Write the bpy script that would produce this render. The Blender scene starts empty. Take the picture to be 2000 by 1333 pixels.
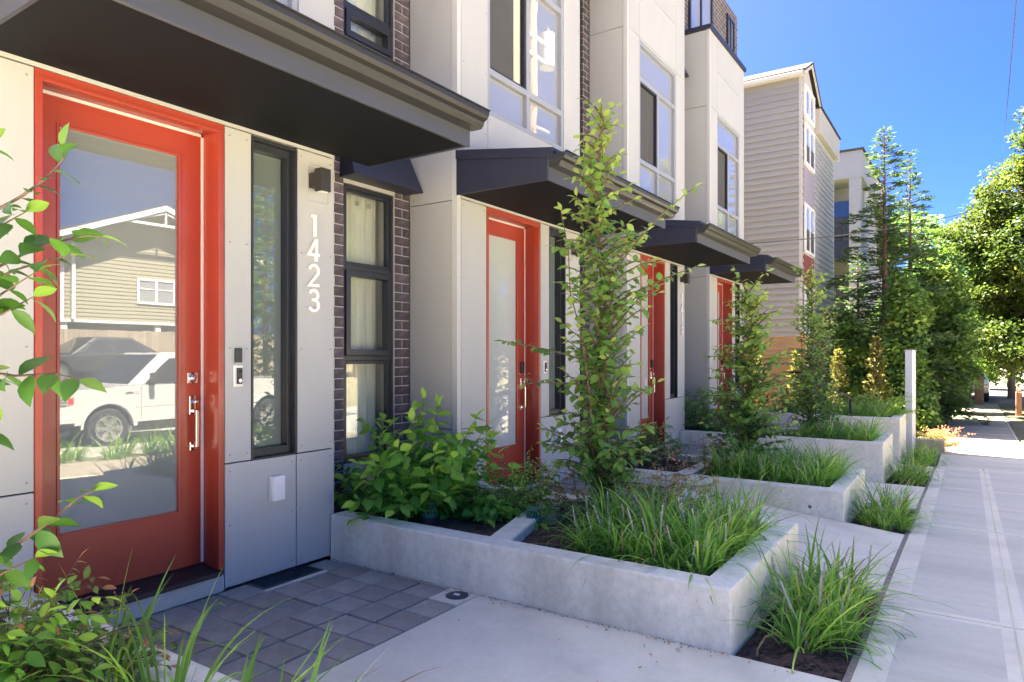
import bpy, bmesh, math, random
import numpy as np
from mathutils import Vector
R = math.radians
random.seed(7)
rng = np.random.default_rng(7)
SC = bpy.context.scene

# ------------------------------------------------------------------ camera, sky, sun, exposure
cam_d = bpy.data.cameras.new('camera'); cam = bpy.data.objects.new('camera', cam_d)
SC.collection.objects.link(cam); SC.camera = cam
cam.location = (0, 0, 1.433); cam.rotation_euler = (R(90), 0, R(33.683))
cam_d.sensor_width = 36.0; cam_d.lens = 24.04; cam_d.shift_y = 0.0135
cam_d.clip_start = 0.05; cam_d.clip_end = 2000

SUN_AZ = Vector((-1.0, -0.03)).normalized()      # horizontal direction towards the sun
SUN_EL = R(60)
world = bpy.data.worlds.new('World'); SC.world = world; world.use_nodes = True
wn = world.node_tree.nodes; wl = world.node_tree.links
bg = wn['Background']; sky = wn.new('ShaderNodeTexSky'); sky.sky_type = 'NISHITA'
sky.sun_disc = False; sky.sun_elevation = SUN_EL
sky.sun_rotation = math.atan2(SUN_AZ.x, SUN_AZ.y)
sky.air_density = 0.34; sky.dust_density = 2.6; sky.ozone_density = 6.0; sky.altitude = 0
hsv = wn.new('ShaderNodeHueSaturation'); hsv.inputs['Saturation'].default_value = 1.36; hsv.inputs['Hue'].default_value = 0.511; hsv.inputs['Value'].default_value = 1.0
wl.new(sky.outputs[0], hsv.inputs['Color']); wl.new(hsv.outputs[0], bg.inputs[0]); bg.inputs[1].default_value = 0.05
sun_d = bpy.data.lights.new('sun', 'SUN'); sun = bpy.data.objects.new('sun', sun_d); SC.collection.objects.link(sun)
sun_d.energy = 5.0; sun_d.angle = R(0.53); sun_d.color = (1.0, 0.91, 0.74)
sd = Vector((SUN_AZ.x*math.cos(SUN_EL), SUN_AZ.y*math.cos(SUN_EL), math.sin(SUN_EL)))
sun.rotation_euler = sd.to_track_quat('Z', 'Y').to_euler(); sun.location = (-20, 5, 30)
vs = SC.view_settings; vs.view_transform = 'Standard'; vs.look = 'None'; vs.exposure = 3.84; vs.gamma = 1.0
SC.cycles.use_denoising = True
SC.cycles.max_bounces = 8; SC.cycles.transparent_max_bounces = 12
SC.cycles.caustics_reflective = False; SC.cycles.caustics_refractive = False
SC.cycles.sample_clamp_indirect = 6.0

# ------------------------------------------------------------------ helpers
COL = SC.collection
def wpos(o):
    p = Vector((0, 0, 0))
    while o is not None:
        p += o.location; o = o.parent
    return p
def tag(o, label=None, cat=None, group=None, kind=None):
    if label: o['label'] = label
    if cat: o['category'] = cat
    if group: o['group'] = group
    if kind: o['kind'] = kind
    return o
def empty(name, loc, label=None, cat=None, group=None, kind=None, parent=None):
    o = bpy.data.objects.new(name, None); COL.objects.link(o); o.empty_display_size = .1
    if parent: o.parent = parent; o.location = Vector(loc)-wpos(parent)
    else: o.location = loc
    return tag(o, label, cat, group, kind)
def link(name, me, parent=None, loc=(0, 0, 0)):
    o = bpy.data.objects.new(name, me); COL.objects.link(o)
    if parent: o.parent = parent; o.location = Vector(loc)-wpos(parent)
    else: o.location = loc
    return o
class MB:
    def __init__(s): s.v = []; s.f = []; s.m = []
    def add(s, vs_, fs, m=0):
        b = len(s.v); s.v += [tuple(p) for p in vs_]; s.f += [tuple(i+b for i in f) for f in fs]; s.m += [m]*len(fs); return s
    def box(s, x0, x1, y0, y1, z0, z1, m=0):
        return s.add([(x0,y0,z0),(x1,y0,z0),(x1,y1,z0),(x0,y1,z0),(x0,y0,z1),(x1,y0,z1),(x1,y1,z1),(x0,y1,z1)],
            [(0,3,2,1),(4,5,6,7),(0,1,5,4),(1,2,6,5),(2,3,7,6),(3,0,4,7)], m)
    def hexa(s, p, m=0):   # 4 bottom + 4 top points, counter-clockwise from above
        return s.add(p, [(0,3,2,1),(4,5,6,7),(0,1,5,4),(1,2,6,5),(2,3,7,6),(3,0,4,7)], m)
    def prism(s, poly, axis, a, b, m=0):   # poly in the two other axes, extruded along axis
        n = len(poly)
        def P(q, t):
            return {'x': (t, q[0], q[1]), 'y': (q[0], t, q[1]), 'z': (q[0], q[1], t)}[axis]
        return s.add([P(q, a) for q in poly]+[P(q, b) for q in poly],
            [tuple(range(n))[::-1], tuple(range(n, 2*n))]+[(i, (i+1) % n, n+(i+1) % n, n+i) for i in range(n)], m)
    def cyl(s, c, r, h, axis='z', n=16, r2=None, m=0):
        r2 = r if r2 is None else r2; vs_ = []
        for k, (rr, t) in enumerate(((r, 0), (r2, h))):
            for i in range(n):
                a = 2*math.pi*i/n; p, q = rr*math.cos(a), rr*math.sin(a)
                d = {'z': (p, q, t), 'x': (t, p, q), 'y': (p, t, q)}[axis]
                vs_.append((c[0]+d[0], c[1]+d[1], c[2]+d[2]))
        return s.add(vs_, [tuple(range(n))[::-1], tuple(range(n, 2*n))]+[(i, (i+1) % n, n+(i+1) % n, n+i) for i in range(n)], m)
    def tube(s, path, rad, n=6, m=0):
        path = [Vector(p) for p in path]; k = len(path)
        rad = [rad]*k if isinstance(rad, (int, float)) else rad
        vs_ = []
        for i, p in enumerate(path):
            t = (path[min(i+1, k-1)]-path[max(i-1, 0)])
            t = t.normalized() if t.length > 1e-9 else Vector((0, 0, 1))
            a = t.cross(Vector((0, 0, 1)) if abs(t.z) < .9 else Vector((1, 0, 0))).normalized(); b = t.cross(a)
            for j in range(n):
                g = 2*math.pi*j/n; q = p+(a*math.cos(g)+b*math.sin(g))*rad[i]; vs_.append(tuple(q))
        fs = [(i*n+j, i*n+(j+1) % n, (i+1)*n+(j+1) % n, (i+1)*n+j) for i in range(k-1) for j in range(n)]
        fs += [tuple(range(n))[::-1], tuple(range((k-1)*n, k*n))]
        return s.add(vs_, fs, m)
    def mesh(s, name, mats, off=(0, 0, 0)):
        me = bpy.data.meshes.new(name)
        o = Vector(off); me.from_pydata([(p[0]-o.x, p[1]-o.y, p[2]-o.z) for p in s.v], [], s.f)
        for m in (mats if isinstance(mats, (list, tuple)) else [mats]): me.materials.append(m)
        if max(s.m, default=0): me.polygons.foreach_set('material_index', s.m)
        bm = bmesh.new(); bm.from_mesh(me); bmesh.ops.recalc_face_normals(bm, faces=bm.faces); bm.to_mesh(me); bm.free()
        return me
    def build(s, name, mats, parent=None, bevel=0, smooth=False, base=None, seg=2):
        if base is None: base = wpos(parent) if parent else Vector((0, 0, 0))
        me = s.mesh(name, mats, base); o = link(name, me, parent, base)
        if smooth: me.polygons.foreach_set('use_smooth', [True]*len(me.polygons))
        if bevel: addbevel(o, bevel, seg)
        return o
def addbevel(o, w, seg=2):
    b = o.modifiers.new('bevel', 'BEVEL'); b.width = w; b.segments = seg; b.limit_method = 'ANGLE'; b.angle_limit = R(35)
    b.harden_normals = False
def B(x0, x1, y0, y1, z0, z1): return MB().box(x0, x1, y0, y1, z0, z1)
def copy_tree(o, loc, parent=None):
    c = o.copy(); COL.objects.link(c); c.parent = parent; c.location = loc
    for ch in o.children: copy_tree(ch, ch.location.copy(), c)
    return c
def gz(y):
    y = max(y, -12.0)
    if y < 14: return -0.04*(y-3.32)
    t = min((y-14)/6.0, 1.0); return -0.4272-0.24*(t-0.5*t*t)*0.5

# ------------------------------------------------------------------ materials
def mat(name, col, rough=.6, var=.08, scale=3.0, bump=0.0, bscale=60.0, metal=0.0, spec=.5, rnd=0.0, col2=None, c2lo=.45, c2hi=.7, c2scale=4.0, coat=0.0, stretch=None, pores=0.0):
    m = bpy.data.materials.new(name); m.use_nodes = True; N = m.node_tree.nodes; L = m.node_tree.links; p = N['Principled BSDF']
    p.inputs['Roughness'].default_value = rough; p.inputs['Metallic'].default_value = metal; p.inputs['Specular IOR Level'].default_value = spec
    if coat: p.inputs['Coat Weight'].default_value = coat; p.inputs['Coat Roughness'].default_value = .08
    tc = N.new('ShaderNodeTexCoord'); src = tc.outputs['Object']
    if stretch:
        mp = N.new('ShaderNodeMapping'); mp.inputs['Scale'].default_value = stretch; L.new(src, mp.inputs[0]); src = mp.outputs[0]
    nz = N.new('ShaderNodeTexNoise'); nz.inputs['Scale'].default_value = scale; nz.inputs['Detail'].default_value = 6; nz.inputs['Roughness'].default_value = .6
    L.new(src, nz.inputs['Vector'])
    mr = N.new('ShaderNodeMapRange'); mr.inputs[1].default_value = .25; mr.inputs[2].default_value = .75; mr.inputs[3].default_value = 1-var; mr.inputs[4].default_value = 1+var
    L.new(nz.outputs['Fac'], mr.inputs[0]); fac = mr.outputs[0]
    if rnd:
        oi = N.new('ShaderNodeObjectInfo'); m2 = N.new('ShaderNodeMapRange'); m2.inputs[3].default_value = 1-rnd; m2.inputs[4].default_value = 1+rnd
        L.new(oi.outputs['Random'], m2.inputs[0]); mu = N.new('ShaderNodeMath'); mu.operation = 'MULTIPLY'; L.new(fac, mu.inputs[0]); L.new(m2.outputs[0], mu.inputs[1]); fac = mu.outputs[0]
    if pores:
        n5 = N.new('ShaderNodeTexNoise'); n5.inputs['Scale'].default_value = 75; n5.inputs['Detail'].default_value = 3; L.new(tc.outputs['Object'], n5.inputs['Vector'])
        m5 = N.new('ShaderNodeMapRange'); m5.inputs[1].default_value = .66; m5.inputs[2].default_value = .74; m5.inputs[3].default_value = 1.0; m5.inputs[4].default_value = 1-pores; L.new(n5.outputs['Fac'], m5.inputs[0])
        n6 = N.new('ShaderNodeTexNoise'); n6.inputs['Scale'].default_value = 22; n6.inputs['Detail'].default_value = 8; n6.inputs['Roughness'].default_value = .75; L.new(tc.outputs['Object'], n6.inputs['Vector'])
        m6 = N.new('ShaderNodeMapRange'); m6.inputs[1].default_value = .3; m6.inputs[2].default_value = .7; m6.inputs[3].default_value = 1-pores*.35; m6.inputs[4].default_value = 1+pores*.35; L.new(n6.outputs['Fac'], m6.inputs[0])
        for q in (m5, m6):
            mu = N.new('ShaderNodeMath'); mu.operation = 'MULTIPLY'; L.new(fac, mu.inputs[0]); L.new(q.outputs[0], mu.inputs[1]); fac = mu.outputs[0]
    base = None
    if col2:
        n2 = N.new('ShaderNodeTexNoise'); n2.inputs['Scale'].default_value = c2scale; n2.inputs['Detail'].default_value = 5; L.new(src, n2.inputs['Vector'])
        m3 = N.new('ShaderNodeMapRange'); m3.inputs[1].default_value = c2lo; m3.inputs[2].default_value = c2hi; L.new(n2.outputs['Fac'], m3.inputs[0])
        mx = N.new('ShaderNodeMix'); mx.data_type = 'RGBA'; mx.inputs[6].default_value = (*col, 1); mx.inputs[7].default_value = (*col2, 1); L.new(m3.outputs[0], mx.inputs[0]); base = mx.outputs[2]
    vm = N.new('ShaderNodeVectorMath'); vm.operation = 'SCALE'
    if base: L.new(base, vm.inputs[0])
    else: vm.inputs[0].default_value = col
    L.new(fac, vm.inputs['Scale']); L.new(vm.outputs[0], p.inputs['Base Color'])
    if bump:
        n3 = N.new('ShaderNodeTexNoise'); n3.inputs['Scale'].default_value = bscale; n3.inputs['Detail'].default_value = 4; L.new(src, n3.inputs['Vector'])
        bp = N.new('ShaderNodeBump'); bp.inputs['Strength'].default_value = bump; bp.inputs['Distance'].default_value = .004
        L.new(n3.outputs['Fac'], bp.inputs['Height']); L.new(bp.outputs[0], p.inputs['Normal'])
    return m
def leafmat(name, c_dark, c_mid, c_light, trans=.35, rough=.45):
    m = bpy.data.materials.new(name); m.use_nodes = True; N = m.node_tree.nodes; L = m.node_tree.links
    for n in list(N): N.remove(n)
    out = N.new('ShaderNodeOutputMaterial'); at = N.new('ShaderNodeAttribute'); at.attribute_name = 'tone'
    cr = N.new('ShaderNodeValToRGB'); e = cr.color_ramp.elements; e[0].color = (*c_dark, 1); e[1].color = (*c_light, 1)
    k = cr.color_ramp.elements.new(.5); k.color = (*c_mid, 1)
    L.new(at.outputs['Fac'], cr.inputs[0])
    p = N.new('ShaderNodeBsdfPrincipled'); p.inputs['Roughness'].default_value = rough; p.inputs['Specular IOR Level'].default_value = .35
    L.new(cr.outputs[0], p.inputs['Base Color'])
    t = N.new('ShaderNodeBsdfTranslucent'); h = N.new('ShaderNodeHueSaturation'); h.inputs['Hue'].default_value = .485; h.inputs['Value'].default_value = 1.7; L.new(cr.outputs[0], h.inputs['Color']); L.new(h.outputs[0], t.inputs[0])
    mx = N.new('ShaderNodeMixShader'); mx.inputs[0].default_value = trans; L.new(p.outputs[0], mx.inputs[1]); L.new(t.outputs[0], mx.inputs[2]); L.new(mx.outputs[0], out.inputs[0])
    return m
def glassmat(name, base, ior=2.3, base_rough=.6, clear=0.0, tint=(.93, .96, .94), gloss=(1, 1, 1), wob=0.0):
    """pane: mirror coat by Fresnel over a frosted body (clear = share that looks through)"""
    m = bpy.data.materials.new(name); m.use_nodes = True; N = m.node_tree.nodes; L = m.node_tree.links
    for n in list(N): N.remove(n)
    out = N.new('ShaderNodeOutputMaterial'); lw = N.new('ShaderNodeLayerWeight'); lw.inputs[0].default_value = .5
    pw = N.new('ShaderNodeMath'); pw.operation = 'POWER'; pw.inputs[1].default_value = 5.0; L.new(lw.outputs['Facing'], pw.inputs[0])
    fr = N.new('ShaderNodeMapRange'); F0 = ((ior-1)/(ior+1))**2; fr.inputs[3].default_value = F0; fr.inputs[4].default_value = 1.0; L.new(pw.outputs[0], fr.inputs[0])
    d = N.new('ShaderNodeBsdfDiffuse'); d.inputs[0].default_value = (*base, 1)
    g = N.new('ShaderNodeBsdfGlossy'); g.inputs['Roughness'].default_value = .003; g.inputs[0].default_value = (*gloss, 1)
    body = d.outputs[0]
    if clear > 0:
        tr = N.new('ShaderNodeBsdfTransparent'); tr.inputs[0].default_value = (*tint, 1)
        mb = N.new('ShaderNodeMixShader'); mb.inputs[0].default_value = clear; L.new(d.outputs[0], mb.inputs[1]); L.new(tr.outputs[0], mb.inputs[2]); body = mb.outputs[0]
    mx = N.new('ShaderNodeMixShader'); L.new(fr.outputs[0], mx.inputs[0]); L.new(body, mx.inputs[1]); L.new(g.outputs[0], mx.inputs[2]); L.new(mx.outputs[0], out.inputs[0])
    if wob:
        tc = N.new('ShaderNodeTexCoord'); nz = N.new('ShaderNodeTexNoise'); nz.inputs['Scale'].default_value = 2.2; nz.inputs['Detail'].default_value = 1; L.new(tc.outputs['Object'], nz.inputs['Vector'])
        bp = N.new('ShaderNodeBump'); bp.inputs['Strength'].default_value = wob; bp.inputs['Distance'].default_value = .01; L.new(nz.outputs['Fac'], bp.inputs['Height']); L.new(bp.outputs[0], g.inputs['Normal'])
    return m
M = {}
M['panel'] = mat('panel', (.435, .43, .412), .62, .06, 2.2, .10, 90, rnd=.025, stretch=(1, 1, .3))
M['trim'] = mat('trim', (.525, .52, .495), .5, .02, 2)
M['core'] = mat('core', (.10, .10, .10), .9, .05)
M['plainwall'] = mat('plainwall', (.58, .56, .53), .7, .04)
M['red'] = mat('red', (.355, .046, .025), .36, .05, 3, .04, 60, coat=.2)
M['strip'] = mat('strip', (.72, .68, .66), .5, .02)
M['black'] = mat('black', (.022, .024, .030), .38, .1, 4)
M['navy'] = mat('navy', (.022, .024, .042), .42, .06, 3)
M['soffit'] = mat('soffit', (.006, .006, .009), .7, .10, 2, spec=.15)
M['fascia'] = mat('fascia', (.058, .061, .076), .5, .05, 2)  # canopy metal like navy, painted lighter for the sky light on its front
M['gutter'] = mat('gutter', (.046, .044, .043), .3, .08, 3, metal=.4)
M['greyframe'] = mat('greyframe', (.30, .31, .33), .45, .04, 3)
M['brick'] = mat('brick', (.085, .066, .072), .8, .25, 14, .5, 80, rnd=.30, col2=(.14, .105, .11), c2scale=9)
M['mortar'] = mat('mortar', (.48, .45, .42), .9, .12, 12, .4, 120)
M['chrome'] = mat('chrome', (.75, .75, .76), .12, .02, metal=1.0)
M['whiteplastic'] = mat('whiteplastic', (.78, .77, .75), .4, .02)
M['number'] = mat('number', (.86, .84, .80), .4, .03)
M['bronze'] = mat('bronze', (.028, .023, .022), .45, .1, 5)
M['concrete'] = mat('concrete', (.50, .485, .45), .85, .07, 5, .25, 70, col2=(.42, .40, .35), c2lo=.48, c2hi=.8, c2scale=3.0)
M['planter'] = mat('planter', (.76, .70, .54), .88, .13, 5, .5, 55, col2=(.55, .49, .36), c2lo=.50, c2hi=.80, c2scale=3.2, stretch=(1, 1, .35), pores=.38)
M['slab'] = mat('slab', (.71, .65, .49), .9, .07, 3, .4, 90, col2=(.58, .53, .40), c2scale=1.8, pores=.16)
M['broom'] = mat('broom', (.58, .535, .42), .92, .10, 6, .6, 140, stretch=(.12, 1, 1), col2=(.50, .46, .36), c2scale=1.6, pores=.16)
M['paver'] = mat('paver', (.30, .27, .22), .85, .10, 30, .5, 140, rnd=.16, col2=(.37, .335, .275), c2scale=6)
M['grit'] = mat('grit', (.24, .20, .16), .95, .4, 60, .8, 90)
M['soil'] = mat('soil', (.050, .030, .022), .95, .45, 40, 1.0, 60, col2=(.10, .06, .045), c2scale=25)
M['bark'] = mat('bark', (.16, .11, .085), .85, .3, 20, .6, 60)
M['redbark'] = mat('redbark', (.11, .065, .048), .85, .35, 14, .6, 50)
M['stemred'] = mat('stemred', (.11, .065, .045), .6, .2, 20)
M['greenplastic'] = mat('greenplastic', (.045, .16, .095), .5, .08, 10)
M['pvc'] = mat('pvc', (.11, .04, .045), .6, .1, 10)
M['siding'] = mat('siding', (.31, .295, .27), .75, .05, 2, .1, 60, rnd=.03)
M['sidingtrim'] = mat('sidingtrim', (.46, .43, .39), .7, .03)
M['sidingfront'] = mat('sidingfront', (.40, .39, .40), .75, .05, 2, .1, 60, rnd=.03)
M['white'] = mat('white', (.76, .76, .76), .5, .03)
M['roofing'] = mat('roofing', (.035, .032, .028), .9, .2, 10, .5, 40)
M['redpanel'] = mat('redpanel', (.24, .055, .048), .6, .06, 3)
M['mauvepanel'] = mat('mauvepanel', (.30, .255, .275), .6, .06, 3)
M['cedar'] = mat('cedar', (.40, .21, .085), .6, .18, 6, .2, 40, rnd=.12, stretch=(.2, 1, 6))
M['asphalt'] = mat('asphalt', (.36, .345, .315), .9, .12, 8, .5, 90, col2=(.30, .29, .265), c2scale=.8)
M['drive'] = mat('drive', (.36, .31, .235), .9, .12, 6, .4, 60)
M['lawn'] = mat('lawn', (.13, .125, .06), .95, .3, 6, .6, 40, col2=(.19, .16, .09), c2scale=1.2)
M['ground'] = mat('ground', (.20, .18, .11), .95, .3, 2, .4, 20, col2=(.27, .23, .15), c2scale=.5)
M['curtain'] = mat('curtain', (.88, .82, .68), .85, .04, 8)
M['cream'] = mat('cream', (.62, .55, .42), .8, .04)
M['blind'] = mat('blind', (.66, .66, .64), .7, .03)
M['darkroom'] = mat('darkroom', (.16, .15, .14), .9, .1)
M['doorglass'] = glassmat('doorglass', (.21, .23, .22), 2.1, wob=.02)
M['doorglass_pale'] = glassmat('doorglass_pale', (.48, .50, .47), 1.9, wob=.02)
M['sideglass'] = glassmat('sideglass', (.16, .19, .17), 2.1, wob=.03)
M['winglass'] = glassmat('winglass', (.03, .03, .03), 1.75, clear=.99)
M['upglass'] = glassmat('upglass', (.30, .31, .335), 2.35, wob=.05)
M['screen'] = mat('screen', (.075, .072, .068), .85, .05)
M['darkglass'] = glassmat('darkglass', (.02, .022, .025), 2.0)
M['carwhite'] = mat('carwhite', (.50, .50, .49), .25, .01, coat=.8)
M['cargrey'] = mat('cargrey', (.022, .023, .026), .45, .02, coat=.15)
M['carsilver'] = mat('carsilver', (.55, .56, .58), .3, .02, metal=.5, coat=.5)
M['rubber'] = mat('rubber', (.025, .025, .025), .8, .1)
M['alloy'] = mat('alloy', (.62, .62, .63), .25, .02, metal=.9)
M['lampglass'] = glassmat('lampglass', (.35, .33, .32), 1.8)
M['lampred'] = mat('lampred', (.5, .03, .02), .3, .02)
M['yellowhouse'] = mat('yellowhouse', (.29, .27, .19), .8, .04, 2)
M['fencewood'] = mat('fencewood', (.33, .27, .20), .85, .18, 6, .3, 40, rnd=.15, stretch=(4, 4, .4))
M['polewood'] = mat('polewood', (.24, .16, .11), .9, .25, 12, .4, 40, stretch=(3, 3, .3))
M['galv'] = mat('galv', (.50, .50, .47), .5, .05, metal=.3)
M['signgrey'] = mat('signgrey', (.56, .57, .57), .5, .03)
M['tan'] = mat('tan', (.42, .34, .22), .85, .1, 5, .3, 60)
M['wire'] = mat('wire', (.06, .06, .065), .7, .05)
M['post'] = mat('post', (.33, .16, .10), .85, .25, 10, .3, 40)
M['lf_liriope'] = leafmat('lf_liriope', (0.086, 0.218, 0.034), (0.190, 0.384, 0.060), (0.470, 0.642, 0.120), .48, .4)
M['lf_lime'] = leafmat('lf_lime', (0.088, 0.206, 0.028), (0.190, 0.349, 0.048), (0.349, 0.492, 0.095), .48, .4)
M['lf_tree'] = leafmat('lf_tree', (0.076, 0.185, 0.044), (0.163, 0.316, 0.064), (0.391, 0.478, 0.109), .48, .42)
M['lf_treetop'] = leafmat('lf_treetop', (0.117, 0.169, 0.039), (0.221, 0.260, 0.065), (0.364, 0.351, 0.117), .35, .45)
M['lf_shrub'] = leafmat('lf_shrub', (0.062, 0.197, 0.033), (0.146, 0.354, 0.050), (0.396, 0.624, 0.084), .48, .4)
M['lf_near'] = leafmat('lf_near', (.035, .105, .016), (.075, .19, .028), (.20, .33, .05), .28, .4)
M['lf_nandina'] = leafmat('lf_nandina', (0.095, 0.170, 0.038), (0.227, 0.283, 0.066), (0.605, 0.189, 0.113), .48, .42)
M['lf_gold'] = leafmat('lf_gold', (.09, .10, .016), (.17, .165, .028), (.27, .25, .055), .3, .6)
M['lf_conifer'] = leafmat('lf_conifer', (0.033, 0.080, 0.030), (0.084, 0.159, 0.046), (0.188, 0.262, 0.075), .2, .6)
M['lf_yew'] = leafmat('lf_yew', (0.040, 0.100, 0.026), (0.112, 0.213, 0.040), (0.326, 0.426, 0.074), .25, .6)
M['lf_decid'] = leafmat('lf_decid', (.022, .050, .008), (.055, .095, .014), (.125, .155, .025), .4, .5)
M['lf_dense'] = leafmat('lf_dense', (0.050, 0.120, 0.021), (0.110, 0.220, 0.032), (0.300, 0.398, 0.059), .35, .5)
M['lf_dead'] = leafmat('lf_dead', (.20, .13, .06), (.30, .21, .10), (.40, .30, .16), .3, .6)
M['spike'] = mat('spike', (.42, .385, .30), .8, .1, 30)

# ------------------------------------------------------------------ foliage builders
def pydata_np(name, V, F, mats, tone=None, fm=None, smooth=False):
    me = bpy.data.meshes.new(name); nv = len(V); F = np.asarray(F, dtype=np.int32); nf, k = F.shape
    me.vertices.add(nv); me.vertices.foreach_set('co', np.asarray(V, dtype=np.float32).ravel())
    me.loops.add(nf*k); me.loops.foreach_set('vertex_index', F.ravel())
    me.polygons.add(nf); me.polygons.foreach_set('loop_start', np.arange(nf, dtype=np.int32)*k)
    if fm is not None: me.polygons.foreach_set('material_index', np.asarray(fm, dtype=np.int32))
    for m in (mats if isinstance(mats, (list, tuple)) else [mats]): me.materials.append(m)
    if tone is not None:
        a = me.attributes.new('tone', 'FLOAT', 'POINT'); a.data.foreach_set('value', np.asarray(tone, dtype=np.float32))
    if smooth: me.polygons.foreach_set('use_smooth', np.ones(nf, dtype=bool))
    me.update(calc_edges=True); return me
def unit(a): return a/np.maximum(np.linalg.norm(a, axis=-1, keepdims=True), 1e-9)
def leaves(name, P, D, L, W, mats, tone, up=None, fold=.18, droop=.25, simple=False):
    """P base points, D directions, L lengths, W widths; ovate leaves with a folded midrib"""
    P = np.asarray(P, float); D = unit(np.asarray(D, float)); n = len(P)
    L = np.broadcast_to(np.asarray(L, float), (n,))[:, None]; W = np.broadcast_to(np.asarray(W, float), (n,))[:, None]
    if up is None: up = np.array([0, 0, 1.0])+rng.normal(0, .45, (n, 3))
    S = unit(np.cross(D, up)); U = np.cross(S, D)
    if simple:
        V = np.stack([P, P+D*L*.45+S*W*.5+U*L*.05, P+D*L-U*L*droop*.5, P+D*L*.45-S*W*.5+U*L*.05], 1)
        F = np.arange(n)[:, None]*4+np.array([0, 1, 2, 3])
        return pydata_np(name, V.reshape(-1, 3), F, mats, np.repeat(tone, 4))
    def pt(s, w, h): return P+D*L*s+S*W*w+U*L*h
    # stations along the midrib: (s, half width); rim is lifted by the fold and the tip droops
    ST = [(.10, .20), (.28, .43), (.48, .50), (.68, .40), (.86, .19)]
    z = lambda s_: -droop*s_*s_
    cols = [pt(0, 0, 0)]
    for s_, w_ in ST: cols += [pt(s_, w_, z(s_)+fold*w_*.6), pt(s_, 0, z(s_)), pt(s_, -w_, z(s_)+fold*w_*.6)]
    cols.append(pt(1, 0, z(1)*1.1)); k = len(ST); V = np.stack(cols, 1); nvl = 3*k+2; tip = nvl-1
    tri = [[0, 2, 1], [0, 3, 2]]
    for i in range(k-1):
        a_ = 1+3*i; b_ = a_+3
        tri += [[a_, a_+1, b_+1], [a_, b_+1, b_], [a_+1, a_+2, b_+2], [a_+1, b_+2, b_+1]]
    a_ = 1+3*(k-1); tri += [[a_, a_+1, tip], [a_+1, a_+2, tip]]
    F = (np.arange(n)[:, None, None]*nvl+np.array(tri)[None]).reshape(-1, 3)
    rib = np.tile(np.array([0.0]+[0.0, .10, 0.0]*k+[0.0]), n)      # a paler midrib
    return pydata_np(name, V.reshape(-1, 3), F, mats, np.clip(np.repeat(tone, nvl)+rib, 0, 1), smooth=True)
def blade_mesh(name, n, L, W, rad, m, seed, lean=.5, arch=1.1, up=.0, seg=7):
    g = np.random.default_rng(seed); V = []; F = []; T = []; FM = []
    for i in range(n):
        dead = g.uniform() < .03
        a = g.uniform(0, 2*math.pi); r = rad*math.sqrt(g.uniform()); p = np.array([r*math.cos(a), r*math.sin(a), 0.0])
        az = a+g.normal(0, .7); th = abs(g.normal(0, lean))*.7+.06; l = L*g.uniform(.4, 1.15); w = W*g.uniform(.6, 1.15); k = arch*g.uniform(.3, 1.7)*(1.5 if dead else 1)
        h = np.array([math.cos(az), math.sin(az), 0]); tw = az+math.pi/2+g.normal(0, .5); s = np.array([math.cos(tw), math.sin(tw), 0]); b = len(V); tone = np.clip(g.normal(.42, .22), 0, 1)
        if g.uniform() < .04: tone = 1.0
        for j in range(seg):
            t = j/(seg-1); ww = w*.5*min(1, .55+1.6*t)*(1-t**2.6)+.0006
            V += [p-s*ww, p+s*ww]; T += [tone*(.75+.3*t)]*2
            ang = th+k*t**1.3; p = p+(h*math.sin(ang)+np.array([0, 0, 1])*math.cos(ang))*l/(seg-1)
        for j in range(seg-1): q = b+2*j; F.append((q, q+1, q+3, q+2)); FM.append(1 if dead or (j >= seg-2 and g.uniform() < .12) else 0)
    return pydata_np(name, np.array(V), F, [m, M['lf_dead']], T, FM, smooth=True)
def spikes_mesh(name, n, h, rad, seed):
    g = random.Random(seed); mb = MB()
    for i in range(n):
        a = g.uniform(0, 6.28); r = rad*g.uniform(.1, 1); x, y = r*math.cos(a), r*math.sin(a); dx, dy = g.gauss(0, .1), g.gauss(0, .1); H_ = h*g.uniform(.8, 1.15)
        mb.tube([(x, y, .02), (x+dx*.5, y+dy*.5, H_*.55), (x+dx, y+dy, H_)], .0022, 4)
        pts = [(x+dx*(.6+.4*t), y+dy*(.6+.4*t), H_*(.6+.4*t)) for t in [k/8 for k in range(9)]]
        mb.tube(pts, [.004+.004*((k % 2))*(1-k/10) for k in range(9)], 5)
    return mb.mesh(name, M['spike'])
def along(pts, d):
    """points and tangents every d along a polyline"""
    out = []; acc = d*.5
    for a, b in zip(pts[:-1], pts[1:]):
        a = np.array(a, float); b = np.array(b, float); l = np.linalg.norm(b-a); t = (b-a)/max(l, 1e-9)
        while acc < l: out.append((a+t*acc, t)); acc += d
        acc -= l
    return out
M['vergedirt'] = mat('vergedirt', (.30, .265, .205), .95, .2, 6, .6, 40, col2=(.32, .27, .19), c2scale=1.2)
M['darkroad'] = mat('darkroad', (.085, .083, .08), .9, .15, 8, .4, 80)
M['screwhead'] = mat('screwhead', (.27, .265, .26), .5, .05)
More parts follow.
